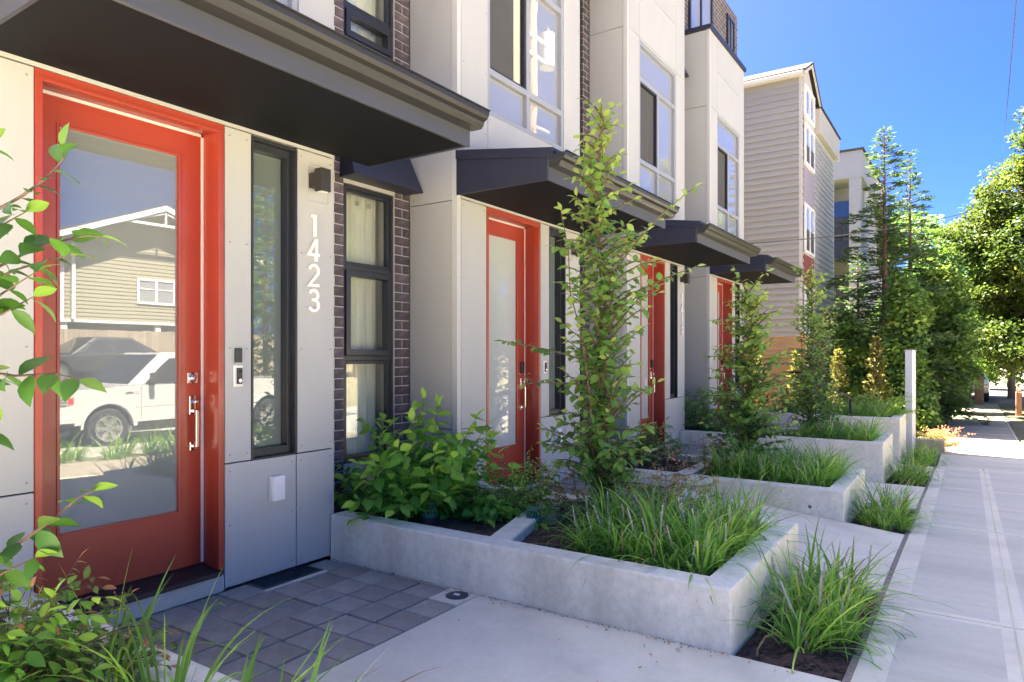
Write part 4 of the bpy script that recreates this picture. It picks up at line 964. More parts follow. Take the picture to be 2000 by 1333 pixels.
# ================================================================== apartment block with balconies
ap = empty('apartment_block', (-3.47, 30, -.6), 'grey apartment block with stacked balconies behind the conifers', 'building')
AX, AY = -3.47, 30.0
B(-12, AX-1.6, AY+.2, 39, -.7, 9.5).build('body', M['plainwall'], ap)
B(AX-1.6, AX-.1, AY+1.8, 39, -.7, 9.4).build('front_wall', M['sidingtrim'], ap)
B(-12, AX+.02, AY-.02, 39.1, 8.45, 9.5).build('parapet', M['aptgrey'], ap); B(-12, AX+.08, AY-.08, 39.1, 9.501, 9.58).build('roof_edge', M['roofing'], ap)
for x in (AX-.45, -6.9): B(x, x+.42, AY, AY+.4, -.7, 8.45).build('column', M['aptgrey'], ap)
for i, z in enumerate((-.3, 2.35, 5.4)):
    B(-12, AX-.02, AY+.05, AY+1.79, z, z+.25).build('balcony_slab', M['greyframe'], ap); 
    B(-12, AX-.03, AY+.02, AY+.049, z-.1, z+.95 if i < 2 else z+.6).build('balcony_front', M['navy'], ap)
rl = MB()
for k in range(4): rl.box(-12, AX-.46, AY+.0, AY+.03, 6.15+.17*k, 6.19+.17*k)
for k in range(14): rl.box(AX-.7-.5*k, AX-.66-.5*k, AY+.031, AY+.06, 5.9, 6.75)
rl.build('balcony_railing', M['black'], ap)
for z in (.0, 2.8, 5.9): 
    for x in (-5.9, -4.9): B(x, x+.8, AY+1.75, AY+1.799, z+.1, z+2.0).build('balcony_door', M['darkglass'], ap)
# ================================================================== slab sign, low wall, handrail, post
sg = empty('slab_sign', (-.9, 15.0, gz(15)), 'tall narrow grey slab sign seen edge on beside the last planter', 'sign')
B(-.962, -.846, 14.5, 15.5, gz(15)-.2, 1.51).build('panel', M['signgrey'], sg, .004)
B(-.968, -.840, 14.494, 15.506, 1.511, 1.525).build('cap', M['galv'], sg)
lw = B(-3.0, -.37, 15.56, 15.74, gz(15.4)-.3, gz(15.4)+.24).build('low_wall', M['tan'], bevel=.03, base=Vector((-1.7, 15.65, gz(15.4)))); tag(lw, 'low tan concrete edging wall past the slab sign', 'low wall')
hr = empty('handrail', (-2.1, 13.2, .3), 'black metal handrail descending beside the steps at the farthest planter', 'handrail')
hy = 13.16
mb = MB().tube([(-2.75, hy, 1.12), (-2.44, hy, 1.12), (-1.68, hy, .66)], .019, 8); mb.build('rail', M['black'], hr, smooth=True)
for x, zt in ((-2.44, 1.11), (-1.70, .66)):
    B(x-.017, x+.017, hy-.017, hy+.017, .366, zt).build('post', M['black'], hr); B(x-.05, x+.05, hy-.05, hy+.05, .365, .375).build('base_plate', M['black'], hr)
pt = MB().box(1.25, 1.41, 26.5, 26.66, gz(26)-.2, gz(26)+.75).box(1.27, 1.39, 26.52, 26.64, gz(26)+.75, gz(26)+.80).build('wooden_post', M['post'], bevel=.01, base=Vector((1.33, 26.6, gz(26)))); tag(pt, 'short brown wooden post at the far right beside the shaded path', 'post')
sheet('far_lawn', [-6.5, -4, -2, -.465], [14.47, 16, 18, 20, 24, 28, 32.9], lambda x, y: gz(y)-.025, M['lawn'])
sheet('right_lawn', [.985, 1.6, 2.5, 3.9], [18.45, 20, 24, 28, 32.9], lambda x, y: gz(y)+.012-.12*sstep(1.2, 3.9, x), M['lawn'])

# ================================================================== conifers and broadleaved trees
def conifer(base, H_, rad, n, label, seed, m='lf_conifer', spray=(.16, .045), per=46, droop=.25, low=.04, group='conifers beside the path', trunk=.12, name='conifer', power=.85, bark='redbark', up=.15, tone0=.35):
    g = np.random.default_rng(seed); b = np.array(base, float); root = empty(name, base, label, 'conifer', group); st = MB()
    st.tube([(b[0], b[1], b[2]-.1), (b[0]+.02, b[1], b[2]+H_*.4), (b[0], b[1]+.02, b[2]+H_*.985)], [trunk, trunk*.6, .012], 9)
    P, D, L_, W, Tn = [], [], [], [], []
    for i in range(n):
        f = low+(1-low)*((i+g.uniform())/n); z = b[2]+H_*f; l = rad*((1-f)**power)*g.uniform(.35, 1.25)+.05*H_/7
        az = i*2.399+g.normal(0, .35); d = np.array([math.cos(az), math.sin(az), up+.35*f+g.normal(0, .16)]); p0 = np.array([b[0], b[1], z]); tone = g.normal(tone0, .14)
        d /= np.linalg.norm(d); tip = p0+d*l+np.array([0, 0, -droop*l*.5]); st.tube([tuple(p0), tuple((p0+tip)/2+np.array([0, 0, .06*l])), tuple(tip)], [.016*trunk/.12, .009*trunk/.12, .003], 4)
        side = np.cross(d, [0, 0, 1.0])
        k = max(8, int(per*l/rad))
        t = np.sqrt(g.uniform(.02, 1, k)); wdt = .38*l*(1-t*.75)
        q = p0+np.outer(t, tip-p0)+np.outer(g.uniform(-1, 1, k)*wdt, side)+np.stack([np.zeros(k), np.zeros(k), .06*l*np.sin(t*3.1)-g.uniform(0, .12, k)*l], 1)
        P.append(q); D.append(d*.8+np.outer(g.normal(0, .55, k), side)+np.array([0, 0, -.1])+g.normal(0, .18, (k, 3))); s = g.uniform(.6, 1.25, k); L_.append(spray[0]*s); W.append(spray[1]*s); Tn.append(np.clip(tone+g.normal(0, .13, k)+.18*(t-.5), 0, 1))
    st.build('trunk', M[bark], root)
    P = np.concatenate(P)-b; me = leaves('crown', P, np.concatenate(D), np.concatenate(L_), np.concatenate(W), M[m], np.concatenate(Tn), simple=True, up=np.array([0, 0, 1.0])+g.normal(0, .5, (len(P), 3)))
    link('crown', me, root, base); return root
def broadleaf(base, H_, blobs, nclump, per, lsize, label, seed, m='lf_decid', group='broadleaved trees', trunk=.16, tone0=.45, cl=.42):
    """blobs: ellipsoids (cx, cy, cz, rx, ry, rz) in world space; leaf clumps sit on and inside them"""
    g = np.random.default_rng(seed); b = np.array(base, float); root = empty('broadleaf_tree', base, label, 'tree', group)
    vol = np.array([q[3]*q[4]*q[5] for q in blobs])**.67; pick = g.choice(len(blobs), nclump, p=vol/vol.sum()); BL = np.array(blobs, float)
    d = unit(g.normal(0, 1, (nclump, 3))); r = g.uniform(.35, 1, (nclump, 1))**.45
    C = BL[pick, :3]+d*BL[pick, 3:]*r
    st = MB(); top = C[:, 2].max()
    st.tube([(b[0], b[1], b[2]-.2), (b[0]+.05, b[1]+.05, b[2]+H_*.3), (b[0]-.03, b[1]+.03, b[2]+H_*.6), (b[0], b[1], b[2]+H_*.9)], [trunk, trunk*.8, trunk*.5, .02], 10)
    for q in blobs:
        z0 = b[2]+max(.15*H_, min(.75*H_, (q[2]-b[2])*.55)); e = np.array(q[:3]); s = np.array([b[0], b[1], z0]); st.tube([tuple(s), tuple(s*.45+e*.55+np.array([0, 0, .1])), tuple(e)], [trunk*.45, trunk*.25, .015], 6)
    for c in C[:: 3]:
        q = BL[np.argmin(((BL[:, :3]-c)**2).sum(1)), :3]; st.tube([tuple(q), tuple((q+c)/2+g.normal(0, .05, 3)), tuple(c)], [.022, .014, .004], 4)
    st.build('trunk', M['bark'], root)
    tone_c = np.clip(g.normal(tone0, .17, nclump), 0, 1)
    P = np.repeat(C, per, 0)+unit(g.normal(0, 1, (nclump*per, 3)))*(g.uniform(0, 1, (nclump*per, 1))**.5)*cl*np.array([1, 1, .62])
    D = g.normal(0, 1, (nclump*per, 3))*np.array([1, 1, .5])+np.array([0, 0, -.25]); s = g.uniform(.6, 1.2, nclump*per)
    me = leaves('crown', P-b, D, lsize*s, lsize*.62*s, M[m], np.clip(np.repeat(tone_c, per)+g.normal(0, .12, nclump*per), 0, 1), simple=True, up=np.array([0, 0, 1.0])+g.normal(0, .55, (nclump*per, 3)))
    link('crown', me, root, base); return root
zb = gz(22)-.03
conifer((-1.93, 21.5, zb), 8.2, 2.0, 165, 'tallest conifer with a bare reddish lower trunk beside the sided house', 61, low=.2, per=125, power=.75, spray=(.17, .038), trunk=.13, droop=.7)
conifer((-1.42, 23.2, zb), 7.9, 2.0, 150, 'second tall conifer just right of the tallest one', 62, low=.08, per=120, power=.75, spray=(.17, .038), trunk=.12, droop=.7)
conifer((-3.0, 24.9, zb), 5.2, 1.6, 100, 'lower dark conifer in front of the apartment balconies', 63, low=.05, per=60, spray=(.20, .06))
def yew(c, rx, ry, h, n, per, label, seed, m='lf_yew', ls=.14, low=.0, group='dense evergreens beside the path'):
    g = np.random.default_rng(seed); blobs = []
    for k in range(n):
        f = (k+.5)/n; a = g.uniform(0, 6.28); s = (1-f)**.5*.75+.2; rr = g.uniform(.15, .6)
        blobs.append((c[0]+rx*s*rr*math.cos(a), c[1]+ry*s*rr*math.sin(a), c[2]+h*(low+(1-low)*f*.92), rx*s*.62, ry*s*.62, h*.14))
    return broadleaf(c, h, blobs, 230, per, ls, label, seed, m, group, .12, .38, .34)
yew((-1.25, 19.9, zb), .95, 1.0, 4.0, 9, 80, 'dense dark evergreen reaching the ground beside the old path', 71)
yew((-2.6, 20.4, zb), .9, .9, 3.2, 8, 70, 'dense evergreen in front of the sided house', 72)
yew((-.55, 23.0, zb), 1.3, 1.3, 4.8, 10, 80, 'broad evergreen overhanging the shaded path', 73, low=.12)
yew((-1.6, 27, zb), 1.8, 1.8, 5.2, 10, 80, 'evergreen mass between the conifers and the street trees', 74, ls=.17)
BT = (2.05, 26.8, gz(26))
broadleaf(BT, 9.6, [(2.2, 26.8, 8.0, .9, .9, 1.6), (1.7, 26.6, 6.3, 1.6, 1.5, 1.3), (2.9, 26.9, 6.6, 1.6, 1.5, 1.3), (.5, 26.6, 5.2, 1.3, 1.3, 1.0), (1.6, 26.0, 4.6, 1.7, 1.5, 1.1), (3.4, 26.6, 4.6, 1.6, 1.6, 1.3), (2.2, 27.2, 3.2, 1.8, 1.6, .9), (3.6, 26.2, 2.9, 1.2, 1.3, .8), (.9, 26.6, 3.3, 1.3, 1.3, .8), (2.9, 25.6, 1.9, 1.1, 1.1, .6), (1.5, 27.5, 2.2, 1.1, 1.1, .6), (1.3, 25.2, 1.4, 1.0, .9, .5), (2.4, 25.0, 1.55, 1.0, .9, .55), (.6, 25.6, 2.0, .9, .9, .5)], 900, 95, .135, 'large sunlit yellow green street tree at the right edge', 81, trunk=.2, tone0=.55)
broadleaf((.35, 32.0, gz(32)), 6.6, [(.1, 31.5, 4.8, 1.8, 1.7, 1.2), (-1.3, 31.5, 3.8, 1.5, 1.5, 1.0), (1.2, 31.2, 3.6, 1.7, 1.5, 1.1), (.1, 30.8, 2.6, 2.0, 1.5, .8), (1.9, 31.0, 2.3, 1.4, 1.3, .7), (-.8, 32, 5.6, 1.1, 1.1, .9), (1.2, 30.2, 1.7, 1.3, 1.0, .5), (-.6, 30.4, 1.8, 1.2, 1.0, .5), (2.4, 31.5, 3.3, 1.5, 1.3, 1.1), (.5, 29.6, 1.35, 1.2, .8, .4)], 660, 90, .135, 'dark green broadleaved tree arching over the far end of the path', 82, 'lf_dense', trunk=.17, tone0=.4)
broadleaf((1.6, 37.5, gz(37)), 5.5, [(1.6, 37.5, 3.4, 1.9, 1.7, 1.2), (.4, 37.2, 2.4, 1.4, 1.4, .9), (3.0, 37.2, 2.5, 1.5, 1.4, 1.0)], 200, 70, .17, 'sunlit tree across the side street at the far end of the path', 83, 'lf_decid', tone0=.55)
broadleaf((4.6, 38.5, gz(37)), 7.5, [(4.6, 38.5, 4.4, 2.2, 2.2, 2), (3.2, 38, 3, 1.6, 1.6, 1.2), (6, 38, 3.2, 1.8, 1.8, 1.4)], 240, 70, .18, 'tree at the far right beyond the side street', 84, 'lf_decid', tone0=.5)
# low mound and golden conifers near the last planter
yb = gz(15.6)-.03
fine_shrub((-.72, 16.05, yb), .36, .42, 40, 'golden topped low mound behind the tan edging wall', 'lf_gold', 45, lf=(.03, .05, .024, .7, .15), tone=.25, group='golden shrubs')
fine_shrub((-.40, 17.2, yb), .30, .38, 30, 'small russet mound at the driveway corner', 'lf_nandina', 46, lf=(.03, .05, .024, .7, .15), tone=.7, group='golden shrubs')
for (x, y, h, r_, lab, sd) in ((-1.56, 15.7, 2.25, .36, 'slender golden conifer beside the slab sign', 91), (-2.28, 15.9, 2.0, .34, 'golden conifer behind the black handrail', 92), (-3.15, 15.95, 1.95, .36, 'golden conifer in front of the cedar fence', 93), (-3.95, 16.0, 1.85, .34, 'golden conifer at the left end of the cedar fence', 94)):
    conifer((x, y, yb), h, r_, 130, lab, sd, 'lf_gold', (.085, .032), 34, -.6, .02, 'golden conifers', .022, 'golden_conifer', .6, 'bark', .9, .5)

# ================================================================== overhead wires
def wire(pts, r, label):
    o = MB().tube(pts, r, 6).build('overhead_wire', M['wire'], base=Vector(pts[0])); tag(o, label, 'wire', 'overhead wires'); return o
def cat(a, b, sag, n=24): return [(a[0]+(b[0]-a[0])*t, a[1]+(b[1]-a[1])*t, a[2]+(b[2]-a[2])*t-4*sag*t*(1-t)) for t in [k/n for k in range(n+1)]]
wire(cat((-3.7, 14.4, 3.72), (3.3, 37, 9.0), .5), .014, 'thin service wire rising from the last townhouse past the conifers')
wire([(.2, -20, 2.4+5.0), (.55, 9, 5.95), (.71, 14.9, 7.62), (1.16, 30.8, 9.95), (1.6, 46, 12.5)][1:], .010, 'thin wire running up the sky at the right edge')

for (x, y, h, r_, lab, sd) in ((-3.5, 51, 7, 3.2, 'tree beyond the side street, behind the arching foliage', 121), (2.2, 53, 6, 3.4, 'round tree closing the view at the end of the path', 122), (7.5, 52, 8, 3.6, 'tree beyond the side street at the far right edge', 123)):
    g_ = random.Random(sd); bl = [(x+g_.uniform(-.6, .6)*r_, y+g_.uniform(-.5, .5)*r_, gz(50)+h*(.12+.8*k/8), r_*.6, r_*.6, h*.13) for k in range(9)]
    broadleaf((x, y, gz(50)), h, bl, 190, 60, .24, lab, sd, 'lf_dense', 'trees beyond the side street', .18, .5, .55)

for (x, y, h, r_, lab, sd) in ((-5.2, 37.5, 10, 3.0, 'tall broadleaved tree behind the conifers beside the side street', 131), (-4.2, 45.5, 10, 3.2, 'tall broadleaved tree on the far corner of the side street', 132)):  # two hidden crowns added to keep the sun off the side street
    g_ = random.Random(sd); bl = [(x+g_.uniform(-.6, .6)*r_, y+g_.uniform(-.5, .5)*r_, gz(40)+h*(.25+.68*k/8), r_*.6, r_*.6, h*.11) for k in range(9)]
    broadleaf((x, y, gz(40)), h, bl, 230, 60, .26, lab, sd, 'lf_dense', 'trees beyond the side street', .2, .45, .6)
# ================================================================== across the street (seen in the panes)
def wheel(root, c, r, w, s):
    x, y, z = c; o = MB().cyl((x, y, z), r, w*s, 'x', 32); t = o.build('wheel', M['rubber'], root, .03)
    MB().cyl((x-.004*s*-1 if 0 else x-s*.006, y, z), r*.64, s*.004, 'x', 28).build('rim_disc', M['core'], t)
    sp = MB()
    for k in range(6):
        a = 2*math.pi*k/6; ca, sa = math.cos(a), math.sin(a); q = []
        for (rr, hw) in ((.06, .035), (r*.60, .055)):
            q += [(y+ca*rr-sa*hw, z+sa*rr+ca*hw), (y+ca*rr+sa*hw, z+sa*rr-ca*hw)]
        sp.prism([q[0], q[1], q[3], q[2]], 'x', x-s*.022, x-s*.007)
    sp.cyl((x-s*.024, y, z), .07, s*.012, 'x', 16)
    n = 32; ring = MB()
    for k in range(n):
        a0, a1 = 2*math.pi*k/n, 2*math.pi*(k+1)/n
        ring.prism([(y+math.cos(a0)*r*.58, z+math.sin(a0)*r*.58), (y+math.cos(a1)*r*.58, z+math.sin(a1)*r*.58), (y+math.cos(a1)*r*.66, z+math.sin(a1)*r*.66), (y+math.cos(a0)*r*.66, z+math.sin(a0)*r*.66)], 'x', x-s*.018, x-s*.006)
    sp.v, sp.f, sp.m = sp.v, sp.f, sp.m; sp.build('spokes', M['alloy'], t); ring.build('rim', M['alloy'], t)
def arch(cy, cz, r, a0, a1, n=14): return [(cy+r*math.cos(R(a0+(a1-a0)*k/n)), cz+r*math.sin(R(a0+(a1-a0)*k/n))) for k in range(n+1)]
def pickup(x0, y0, z0):
    """front faces -y, near side at x0"""
    root = empty('pickup_truck', (x0+1, y0+2.9, z0), 'white pickup truck parked at the kerb, mirrored in the nearest door glass', 'truck')
    W_ = 2.0; x1 = x0+W_
    def Y(p): return [(y0+a, z0+b) for a, b in p]
    fw, rw, wr = .98, 4.65, .47
    low = [(.05, .50), (.02, .62), (.0, .98), (.06, 1.10), (.22, 1.17), (1.42, 1.24), (3.62, 1.26), (3.66, 1.30), (5.84, 1.30), (5.90, 1.25), (5.90, .60), (5.80, .50)]
    bot = [(rw+.47, .50)]+[(a, b) for a, b in arch(rw, .42, wr, 10, 170)]+[(rw-.49, .42), (fw+.50, .42)]+[(a, b) for a, b in arch(fw, .42, wr, 10, 170)]+[(fw-.50, .50)]
    body = MB().prism(Y(low+bot), 'x', x0, x1).build('body', M['carwhite'], root, .06, seg=4)
    # cab
    cb = MB(); i = .14
    cb.hexa([(x0+.03, y0+1.36, z0+1.235), (x1-.03, y0+1.36, z0+1.235), (x1-.03, y0+3.60, z0+1.235), (x0+.03, y0+3.60, z0+1.235), (x0+.03+i*1.4, y0+2.18, z0+1.93), (x1-.03-i*1.4, y0+2.18, z0+1.93), (x1-.03-i*1.3, y0+3.45, z0+1.93), (x0+.03+i*1.3, y0+3.45, z0+1.93)])
    cab = cb.build('cab', M['carwhite'], root, .05, seg=3)
    def sidex(z): return x0+.03+i*1.35*(z-1.235)/.695
    def sidepan(pts, m, nm, par, off=.006):
        mb = MB(); v = [(sidex(b)-off, y0+a, z0+b) for a, b in pts]; n = len(v); mb.add(v, [tuple(range(n))])
        o = mb.build(nm, m, par); sm = o.modifiers.new('solid', 'SOLIDIFY'); sm.thickness = .008; return o
    sidepan([(1.72, 1.27), (2.62, 1.27), (2.62, 1.80), (2.33, 1.80), (2.1, 1.62)], M['darkglass'], 'window', cab); sidepan([(2.72, 1.27), (3.40, 1.27), (3.38, 1.80), (2.72, 1.80)], M['darkglass'], 'window', cab)
    ws = MB(); a0, a1 = .07, .92
    f = lambda t, s: (x0+.03+i*1.4*t+.06 if s == 0 else x1-.03-i*1.4*t-.06, y0+1.36+.82*t-.012, z0+1.235+.695*t+.012)
    ws.add([f(a0, 0), f(a0, 1), f(a1, 1), f(a1, 0)], [(0, 1, 2, 3)]); o = ws.build('windscreen', M['darkglass'], cab); sm = o.modifiers.new('solid', 'SOLIDIFY'); sm.thickness = .008
    for cy in (fw, rw):
        for s, x in ((1, x0+.01), (-1, x1-.01)): wheel(root, (x, y0+cy, z0+.40), .40, .25, s)
        ring = MB(); pa = arch(cy, .42, wr+.01, 0, 180, 20); pb = arch(cy, .42, wr+.06, 0, 180, 20)
        for k in range(20): ring.prism([(y0+pa[k][0], z0+pa[k][1]), (y0+pa[k+1][0], z0+pa[k+1][1]), (y0+pb[k+1][0], z0+pb[k+1][1]), (y0+pb[k][0], z0+pb[k][1])], 'x', x0-.018, x0+.004)
        ring.build('wheel_arch', M['carwhite'], body, .004)
        MB().prism([(y0+a, z0+b) for a, b in arch(cy, .42, .468, 0, 180)], 'x', x0+.30, x1-.30).build('wheel_well', M['rubber'], body)
    # doors, handles, mirror, vent, lamps, bumper
    sm_ = MB()
    for y in (1.62, 2.67, 3.55): sm_.box(x0-.0015, x0+.006, y0+y, y0+y+.010, z0+.55, z0+1.235)
    sm_.build('door_seam', M['core'], body)
    for y in (2.5, 3.38): B(x0-.03, x0-.008, y0+y-.10, y0+y+.10, z0+1.10, z0+1.13).build('door_handle', M['carwhite'], body, .006)
    mr = B(x0-.22, x0-.02, y0+1.78, y0+1.90, z0+1.30, z0+1.50).build('mirror', M['bronze'], cab, .03); 
    B(x0-.06, x0+.04, y0+1.80, y0+1.88, z0+1.24, z0+1.31).build('mirror_arm', M['bronze'], cab)
    B(x0-.006, x0+.002, y0+1.30, y0+1.58, z0+1.08, z0+1.13).build('side_vent', M['galv'], body); B(x0-.010, x0-.006, y0+1.32, y0+1.45, z0+1.09, z0+1.12).build('vent_slot', M['core'], body)
    hl = MB().prism([(y0-.012, z0+.86), (y0+.30, z0+.90), (y0+.36, z0+1.08), (y0+.03, z0+1.08)], 'x', x0-.006, x0+.42).build('headlight', M['lampglass'], body, .01)
    B(x0-.008, x0+.05, y0+.22, y0+.33, z0+.93, z0+1.04).build('turn_lamp', M['lampred'], body)
    B(x0+.43, x1-.43, y0-.03, y0+.06, z0+.72, z0+1.10).build('grille', M['core'], body)
    B(x0-.01, x1+.01, y0-.14, y0+.30, z0+.52, z0+.70).build('bumper', M['carwhite'], body, .03); B(x0+.05, x1-.05, y0-.10, y0+.3, z0+.33, z0+.518).build('air_dam', M['bronze'], body)
    MB().prism([(y0+1.5, z0+.80), (y0+4.1, z0+.83), (y0+4.1, z0+.85), (y0+1.5, z0+.825)], 'x', x0-.006, x0+.01).build('crease', M['carwhite'], body)
    B(x0-.012, x0+.3, y0-.02, y0+.34, z0+.505, z0+.56).build('lower_trim', M['bronze'], body)
    B(x0-.004, x0+.01, y0+1.55, y0+4.1, z0+.425, z0+.50).build('rocker', M['bronze'], body)
    for q in range(3): B(x0-.010, x0-.002, y0+.02, y0+.20, z0+.90+.055*q, z0+.925+.055*q).build('headlight_bar', M['core'], body)
    B(x0+.02, x0+.20, y0+1.55, y0+3.6, z0+.33, z0+.40).build('running_board', M['bronze'], body)
    B(x0+.04, x1-.04, y0+.6, y0+5.6, z0+.30, z0+.43).build('chassis', M['core'], root)
pickup(6.45, 5.95, gz(8)+ROADZ+.012)
def sedan(x0, y0, z0, m, label):
    root = empty('parked_car', (x0+.9, y0+2.2, z0), label, 'car', 'parked cars'); x1 = x0+1.78
    Y = lambda p: [(y0+a, z0+b) for a, b in p]
    low = [(.02, .35), (.0, .62), (.35, .78), (1.25, .90), (3.55, .95), (4.35, .90), (4.45, .6), (4.40, .35)]
    bot = [(a, b) for a, b in arch(3.55, .33, .36, 5, 175)]+[(a, b) for a, b in arch(.85, .33, .36, 5, 175)]
    body = MB().prism(Y(low+bot), 'x', x0, x1).build('body', m, root, .05, seg=3)
    cb = MB().hexa([(x0+.05, y0+1.15, z0+.88), (x1-.05, y0+1.15, z0+.88), (x1-.05, y0+3.95, z0+.92), (x0+.05, y0+3.95, z0+.92), (x0+.28, y0+1.95, z0+1.44), (x1-.28, y0+1.95, z0+1.44), (x1-.28, y0+3.1, z0+1.44), (x0+.28, y0+3.1, z0+1.44)]); cab = cb.build('cab', m, root, .05, seg=3)
    for s in (0, 1):
        xa = lambda z: (x0+.05+.23*(z-.9)/.54-.008) if s == 0 else (x1-.05-.23*(z-.9)/.54+.008)
        for q in ([(1.55, .97), (2.42, .97), (2.42, 1.36), (2.05, 1.36)], [(2.50, .97), (3.6, .97), (3.05, 1.36), (2.50, 1.36)]):
            mb = MB(); mb.add([(xa(b), y0+a, z0+b) for a, b in q], [(0, 1, 2, 3)]); o = mb.build('window', M['darkglass'], cab); sm = o.modifiers.new('s', 'SOLIDIFY'); sm.thickness = .006
    for (ya, za, yb, zb_, nm) in ((1.20, .92, 1.93, 1.42, 'windscreen'), (3.9, .96, 3.12, 1.42, 'rear_window')):
        mb = MB(); o_ = -.01 if nm == 'windscreen' else .01
        mb.add([(x0+.14, y0+ya+o_, z0+za+.01), (x1-.14, y0+ya+o_, z0+za+.01), (x1-.32, y0+yb+o_, z0+zb_+.01), (x0+.32, y0+yb+o_, z0+zb_+.01)], [(0, 1, 2, 3)]); o = mb.build(nm, M['darkglass'], cab); sm = o.modifiers.new('s', 'SOLIDIFY'); sm.thickness = .006
    for cy in (.85, 3.55):
        for s, x in ((1, x0+.01), (-1, x1-.01)): wheel(root, (x, y0+cy, z0+.31), .31, .2, s)
    for x in (x0+.03, x1-.38): B(x, x+.35, y0+.0, y0+.08, z0+.6, z0+.72).build('headlight', M['lampglass'], body, .01); B(x, x+.35, y0+4.38, y0+4.46, z0+.68, z0+.82).build('tail_light', M['lampred'], body, .01)
sedan(14.6, 8.6, terrain(15.2, 10.8)-.03, M['cargrey'], 'dark car on the raised drive, mirrored in the nearest door behind the truck')
sedan(-1.05, 33.6, gz(30)+.012, M['carsilver'], 'silver car on the side street behind the evergreens')
# house across the street
HX = 20.0; hz = 1.0
hs = empty('gabled_house', (HX, 15.3, hz), 'pale yellow sided gabled house across the street, mirrored in the nearest door', 'house')
ya, yb_, pk = 11.75, 19.2, 15.35
MB().prism([(ya, 2.75), (yb_, 2.75), (yb_, 6.0), (pk, 7.35), (ya, 6.0)], 'x', HX+.03, HX+9).build('body', M['yellowhouse'], hs)
sb = MB(); z = 2.75
while z < 7.2:
    hw0, hw1 = ya, yb_
    if z > 5.95: t = (z-5.95)/(7.35-5.95); hw0, hw1 = ya+(pk-ya)*t, yb_-(yb_-pk)*t
    if hw1-hw0 > .3: sb.prism([(HX+.03, z), (HX-.004, z), (HX+.016, z+.15), (HX+.03, z+.15)], 'y', hw0, hw1)
    z += .15
sb.build('siding', M['yellowhouse'], hs)['kind'] = 'stuff'
B(HX+.5, HX+9, ya+.4, yb_-.4, hz-.6, 2.749).build('undercroft', M['darkroom'], hs)
for y in (ya+.05, pk, yb_-.3): B(HX+.05, HX+.25, y, y+.22, hz-.6, 2.749).build('pier', M['white'], hs)
B(HX-.03, HX+.02, ya, yb_, 2.66, 2.755).build('belly_board', M['white'], hs)
for s in (0, 1):
    e, zz = (ya-.6, 5.72) if s == 0 else (yb_+.6, 5.72)
    MB().prism([(e, zz), (pk, 7.42), (pk, 7.55), (e, zz+.13)], 'x', HX-.75, HX+9.3).build('roof', M['roofing'], hs)
    MB().prism([(e, zz-.14), (pk, 7.28), (pk, 7.50), (e, zz+.08)], 'x', HX-.80, HX-.752).build('barge_board', M['white'], hs)
br = MB(); br.box(HX-.75, HX-.68, pk-1.5, pk+1.5, 6.62, 6.72); br.box(HX-.75, HX-.68, pk-.04, pk+.04, 6.72, 7.3)
for s in (-1, 1): br.prism([(pk+s*1.4, 6.72), (pk+s*1.3, 6.72), (pk+s*.08, 7.12), (pk+s*.08, 7.2)], 'x', HX-.75, HX-.68)
br.build('gable_bracket', M['white'], hs)
for y in (ya-.005, yb_-.115): B(HX-.02, HX+.04, y, y+.12, 2.76, 5.95).build('corner_board', M['white'], hs)
w = MB(); window_bar(w, HX-.05, HX+.0, 14.55, 16.15, 3.5, 4.55, .09); w.box(HX-.045, HX, 15.3, 15.4, 3.59, 4.46); w.box(HX-.04, HX-.002, 14.64, 15.3, 4.1, 4.14); w.box(HX-.04, HX-.002, 15.4, 16.06, 4.1, 4.14)
ww = w.build('window', M['white'], hs); B(HX-.02, HX-.012, 14.641, 16.059, 3.591, 4.459).build('pane', M['upglass'], ww)
B(HX-.12, HX-.02, 12.1, 12.22, 2.76, 5.6).build('downpipe', M['white'], hs)
# board fence on the bank
fn = empty('board_fence', (16.6, 14, .45), 'weathered board fence on the bank across the street, mirrored behind the truck', 'fence')
bm_ = B(-.012, .012, -.07, .07, 0, 1.85).mesh('board', M['fencewood'])
for k in range(70): link('board', bm_, fn, (16.6, 9.0+.15*k, .42+random.gauss(0, .008)))
for k in range(5): B(16.62, 16.72, 9+2.5*k, 9.1+2.5*k, .2, 2.25).build('post', M['fencewood'], fn)
for zr in (.8, 1.9): B(16.613, 16.65, 9, 19.5, zr, zr+.08).build('rail', M['fencewood'], fn)
# utility pole with transformers
up_ = empty('utility_pole', (3.35, 17.5, gz(17)), 'wooden utility pole with transformer cans, mirrored in the second upper window', 'utility pole')
MB().tube([(3.35, 17.5, gz(17)-.5), (3.33, 17.5, 6), (3.28, 17.5, 13.5)], [.17, .15, .11], 14).build('pole', M['polewood'], up_, smooth=True)
for (dx, dz) in ((.0, 10.7), (.0, 10.6)):
    pass
for yy in (18.35, 16.6):
    c = MB().cyl((3.3, yy, 10.35), .27, 1.05, n=22); t = c.build('transformer', M['galv'], up_, .03); MB().cyl((3.3, yy, 11.401), .09, .22, n=12, r2=.04).build('bushing', M['bronze'], t)
B(3.22, 3.30, 16.7, 18.2, 10.95, 11.07).build('bracket', M['galv'], up_); B(3.22, 3.30, 16.7, 18.2, 10.40, 10.50).build('bracket', M['galv'], up_)
B(3.16, 3.24, 16.3, 18.7, 12.6, 12.72).build('crossarm', M['polewood'], up_)
B(3.2, 3.27, 17.6, 18.3, 8.3, 8.36).build('lamp_arm', M['galv'], up_)
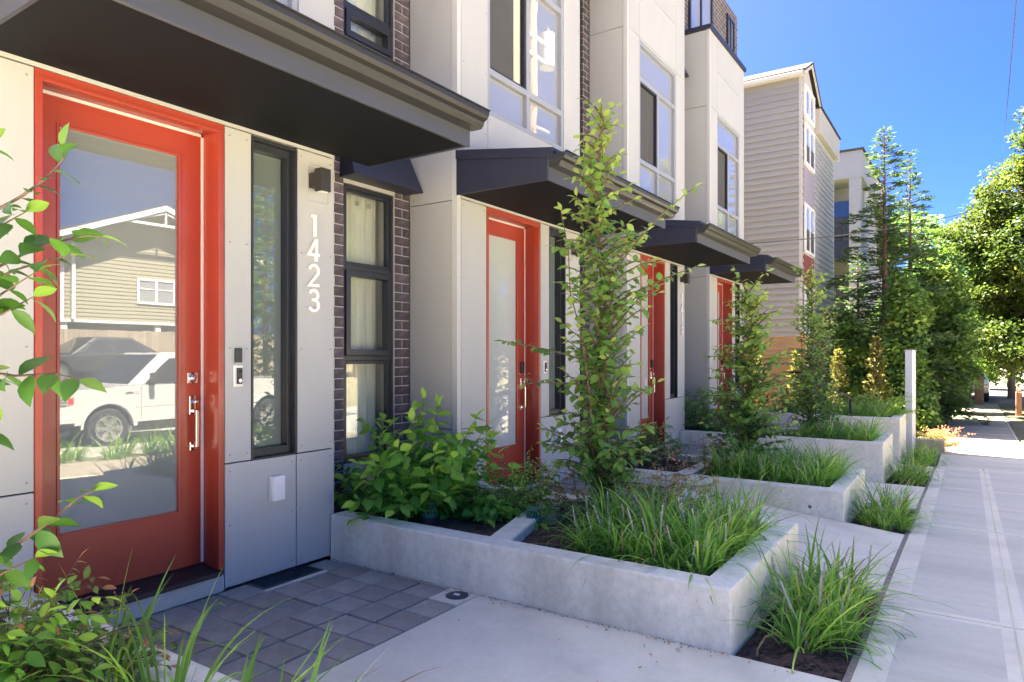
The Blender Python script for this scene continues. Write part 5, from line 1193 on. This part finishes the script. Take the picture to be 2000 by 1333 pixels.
for i, (yy, zz) in enumerate(((16.4, 12.8), (18.6, 12.8), (17.5, 8.9), (17.5, 8.2))):
    wire([(3.2, -40, zz-.3), (3.2, -10, zz-.75), (3.2, yy, zz), (3.2, 50, zz-.8), (3.2, 80, zz-.3)], .014, ['upper street wire on the near side of the crossarm', 'upper street wire on the far side of the crossarm', 'street cable below the transformers', 'lowest street cable on the pole'][i])
# trees across the street
conifer((14.3, 16.3, terrain(14.3, 16.3)), 9.2, 1.9, 150, 'dark conifer across the street, mirrored in the nearest sidelight', 101, low=.05, per=60, spray=(.26, .08), group='trees across the street', droop=.4)
def rtree(x, y, z, h, r_, label, sd, m='lf_decid', tone=.5):
    h += z-terrain(x, y); z = terrain(x, y)
    g = random.Random(sd); bl = [(x+g.uniform(-.6, .6)*r_, y+g.uniform(-.6, .6)*r_, z+h*(.35+.58*k/7), r_*.62, r_*.62, h*.13) for k in range(8)]
    broadleaf((x, y, z), h, bl, 170, 60, .2, label, sd, m, 'trees across the street', .15, tone, .5)
rtree(15.0, 22.5, 1.1, 6.5, 2.2, 'yellow green tree across the street, mirrored in the recess window', 111)
rtree(14.2, 31, 1.0, 7.5, 2.8, 'tree across the street, mirrored in the second door', 112)
rtree(15, 41, 1.0, 9, 3.0, 'tree across the street, mirrored in the far upper windows', 113, 'lf_dense')
rtree(26, 24, 1.6, 10, 3.4, 'tree behind the gabled house across the street', 114, 'lf_dense')
rtree(31, 12, 1.6, 9.5, 3.4, 'distant tree above the roof of the gabled house', 115, 'lf_dense')
fine_shrub((14.2, 7.4, terrain(14.2, 7.4)), .8, 1.9, 34, 'loose yellow green shrub across the street beside the drive', 'lf_lime', 47, lf=(.06, .09, .05, .7, .2), group='shrubs across the street')
for k in range(16):
    x, y = 3.1+random.uniform(0, .7), 4.3+.36*k; clump(x, y, gz(y)-.13, CLM, 1.25, 'green tuft among the kerbside planting, mirrored below the truck', 'kerbside tufts', False)

for i, (zz, lab) in enumerate(((4.3, 'lower cable crossing in front of the gabled house across the street'), (5.2, 'middle cable crossing in front of the gabled house across the street'), (6.6, 'upper cable in front of the gabled house across the street'))):
    wire(cat((13.4, -10, zz+.4), (13.2, 46, zz+.9), .55+.2*i, 30), .012, lab)
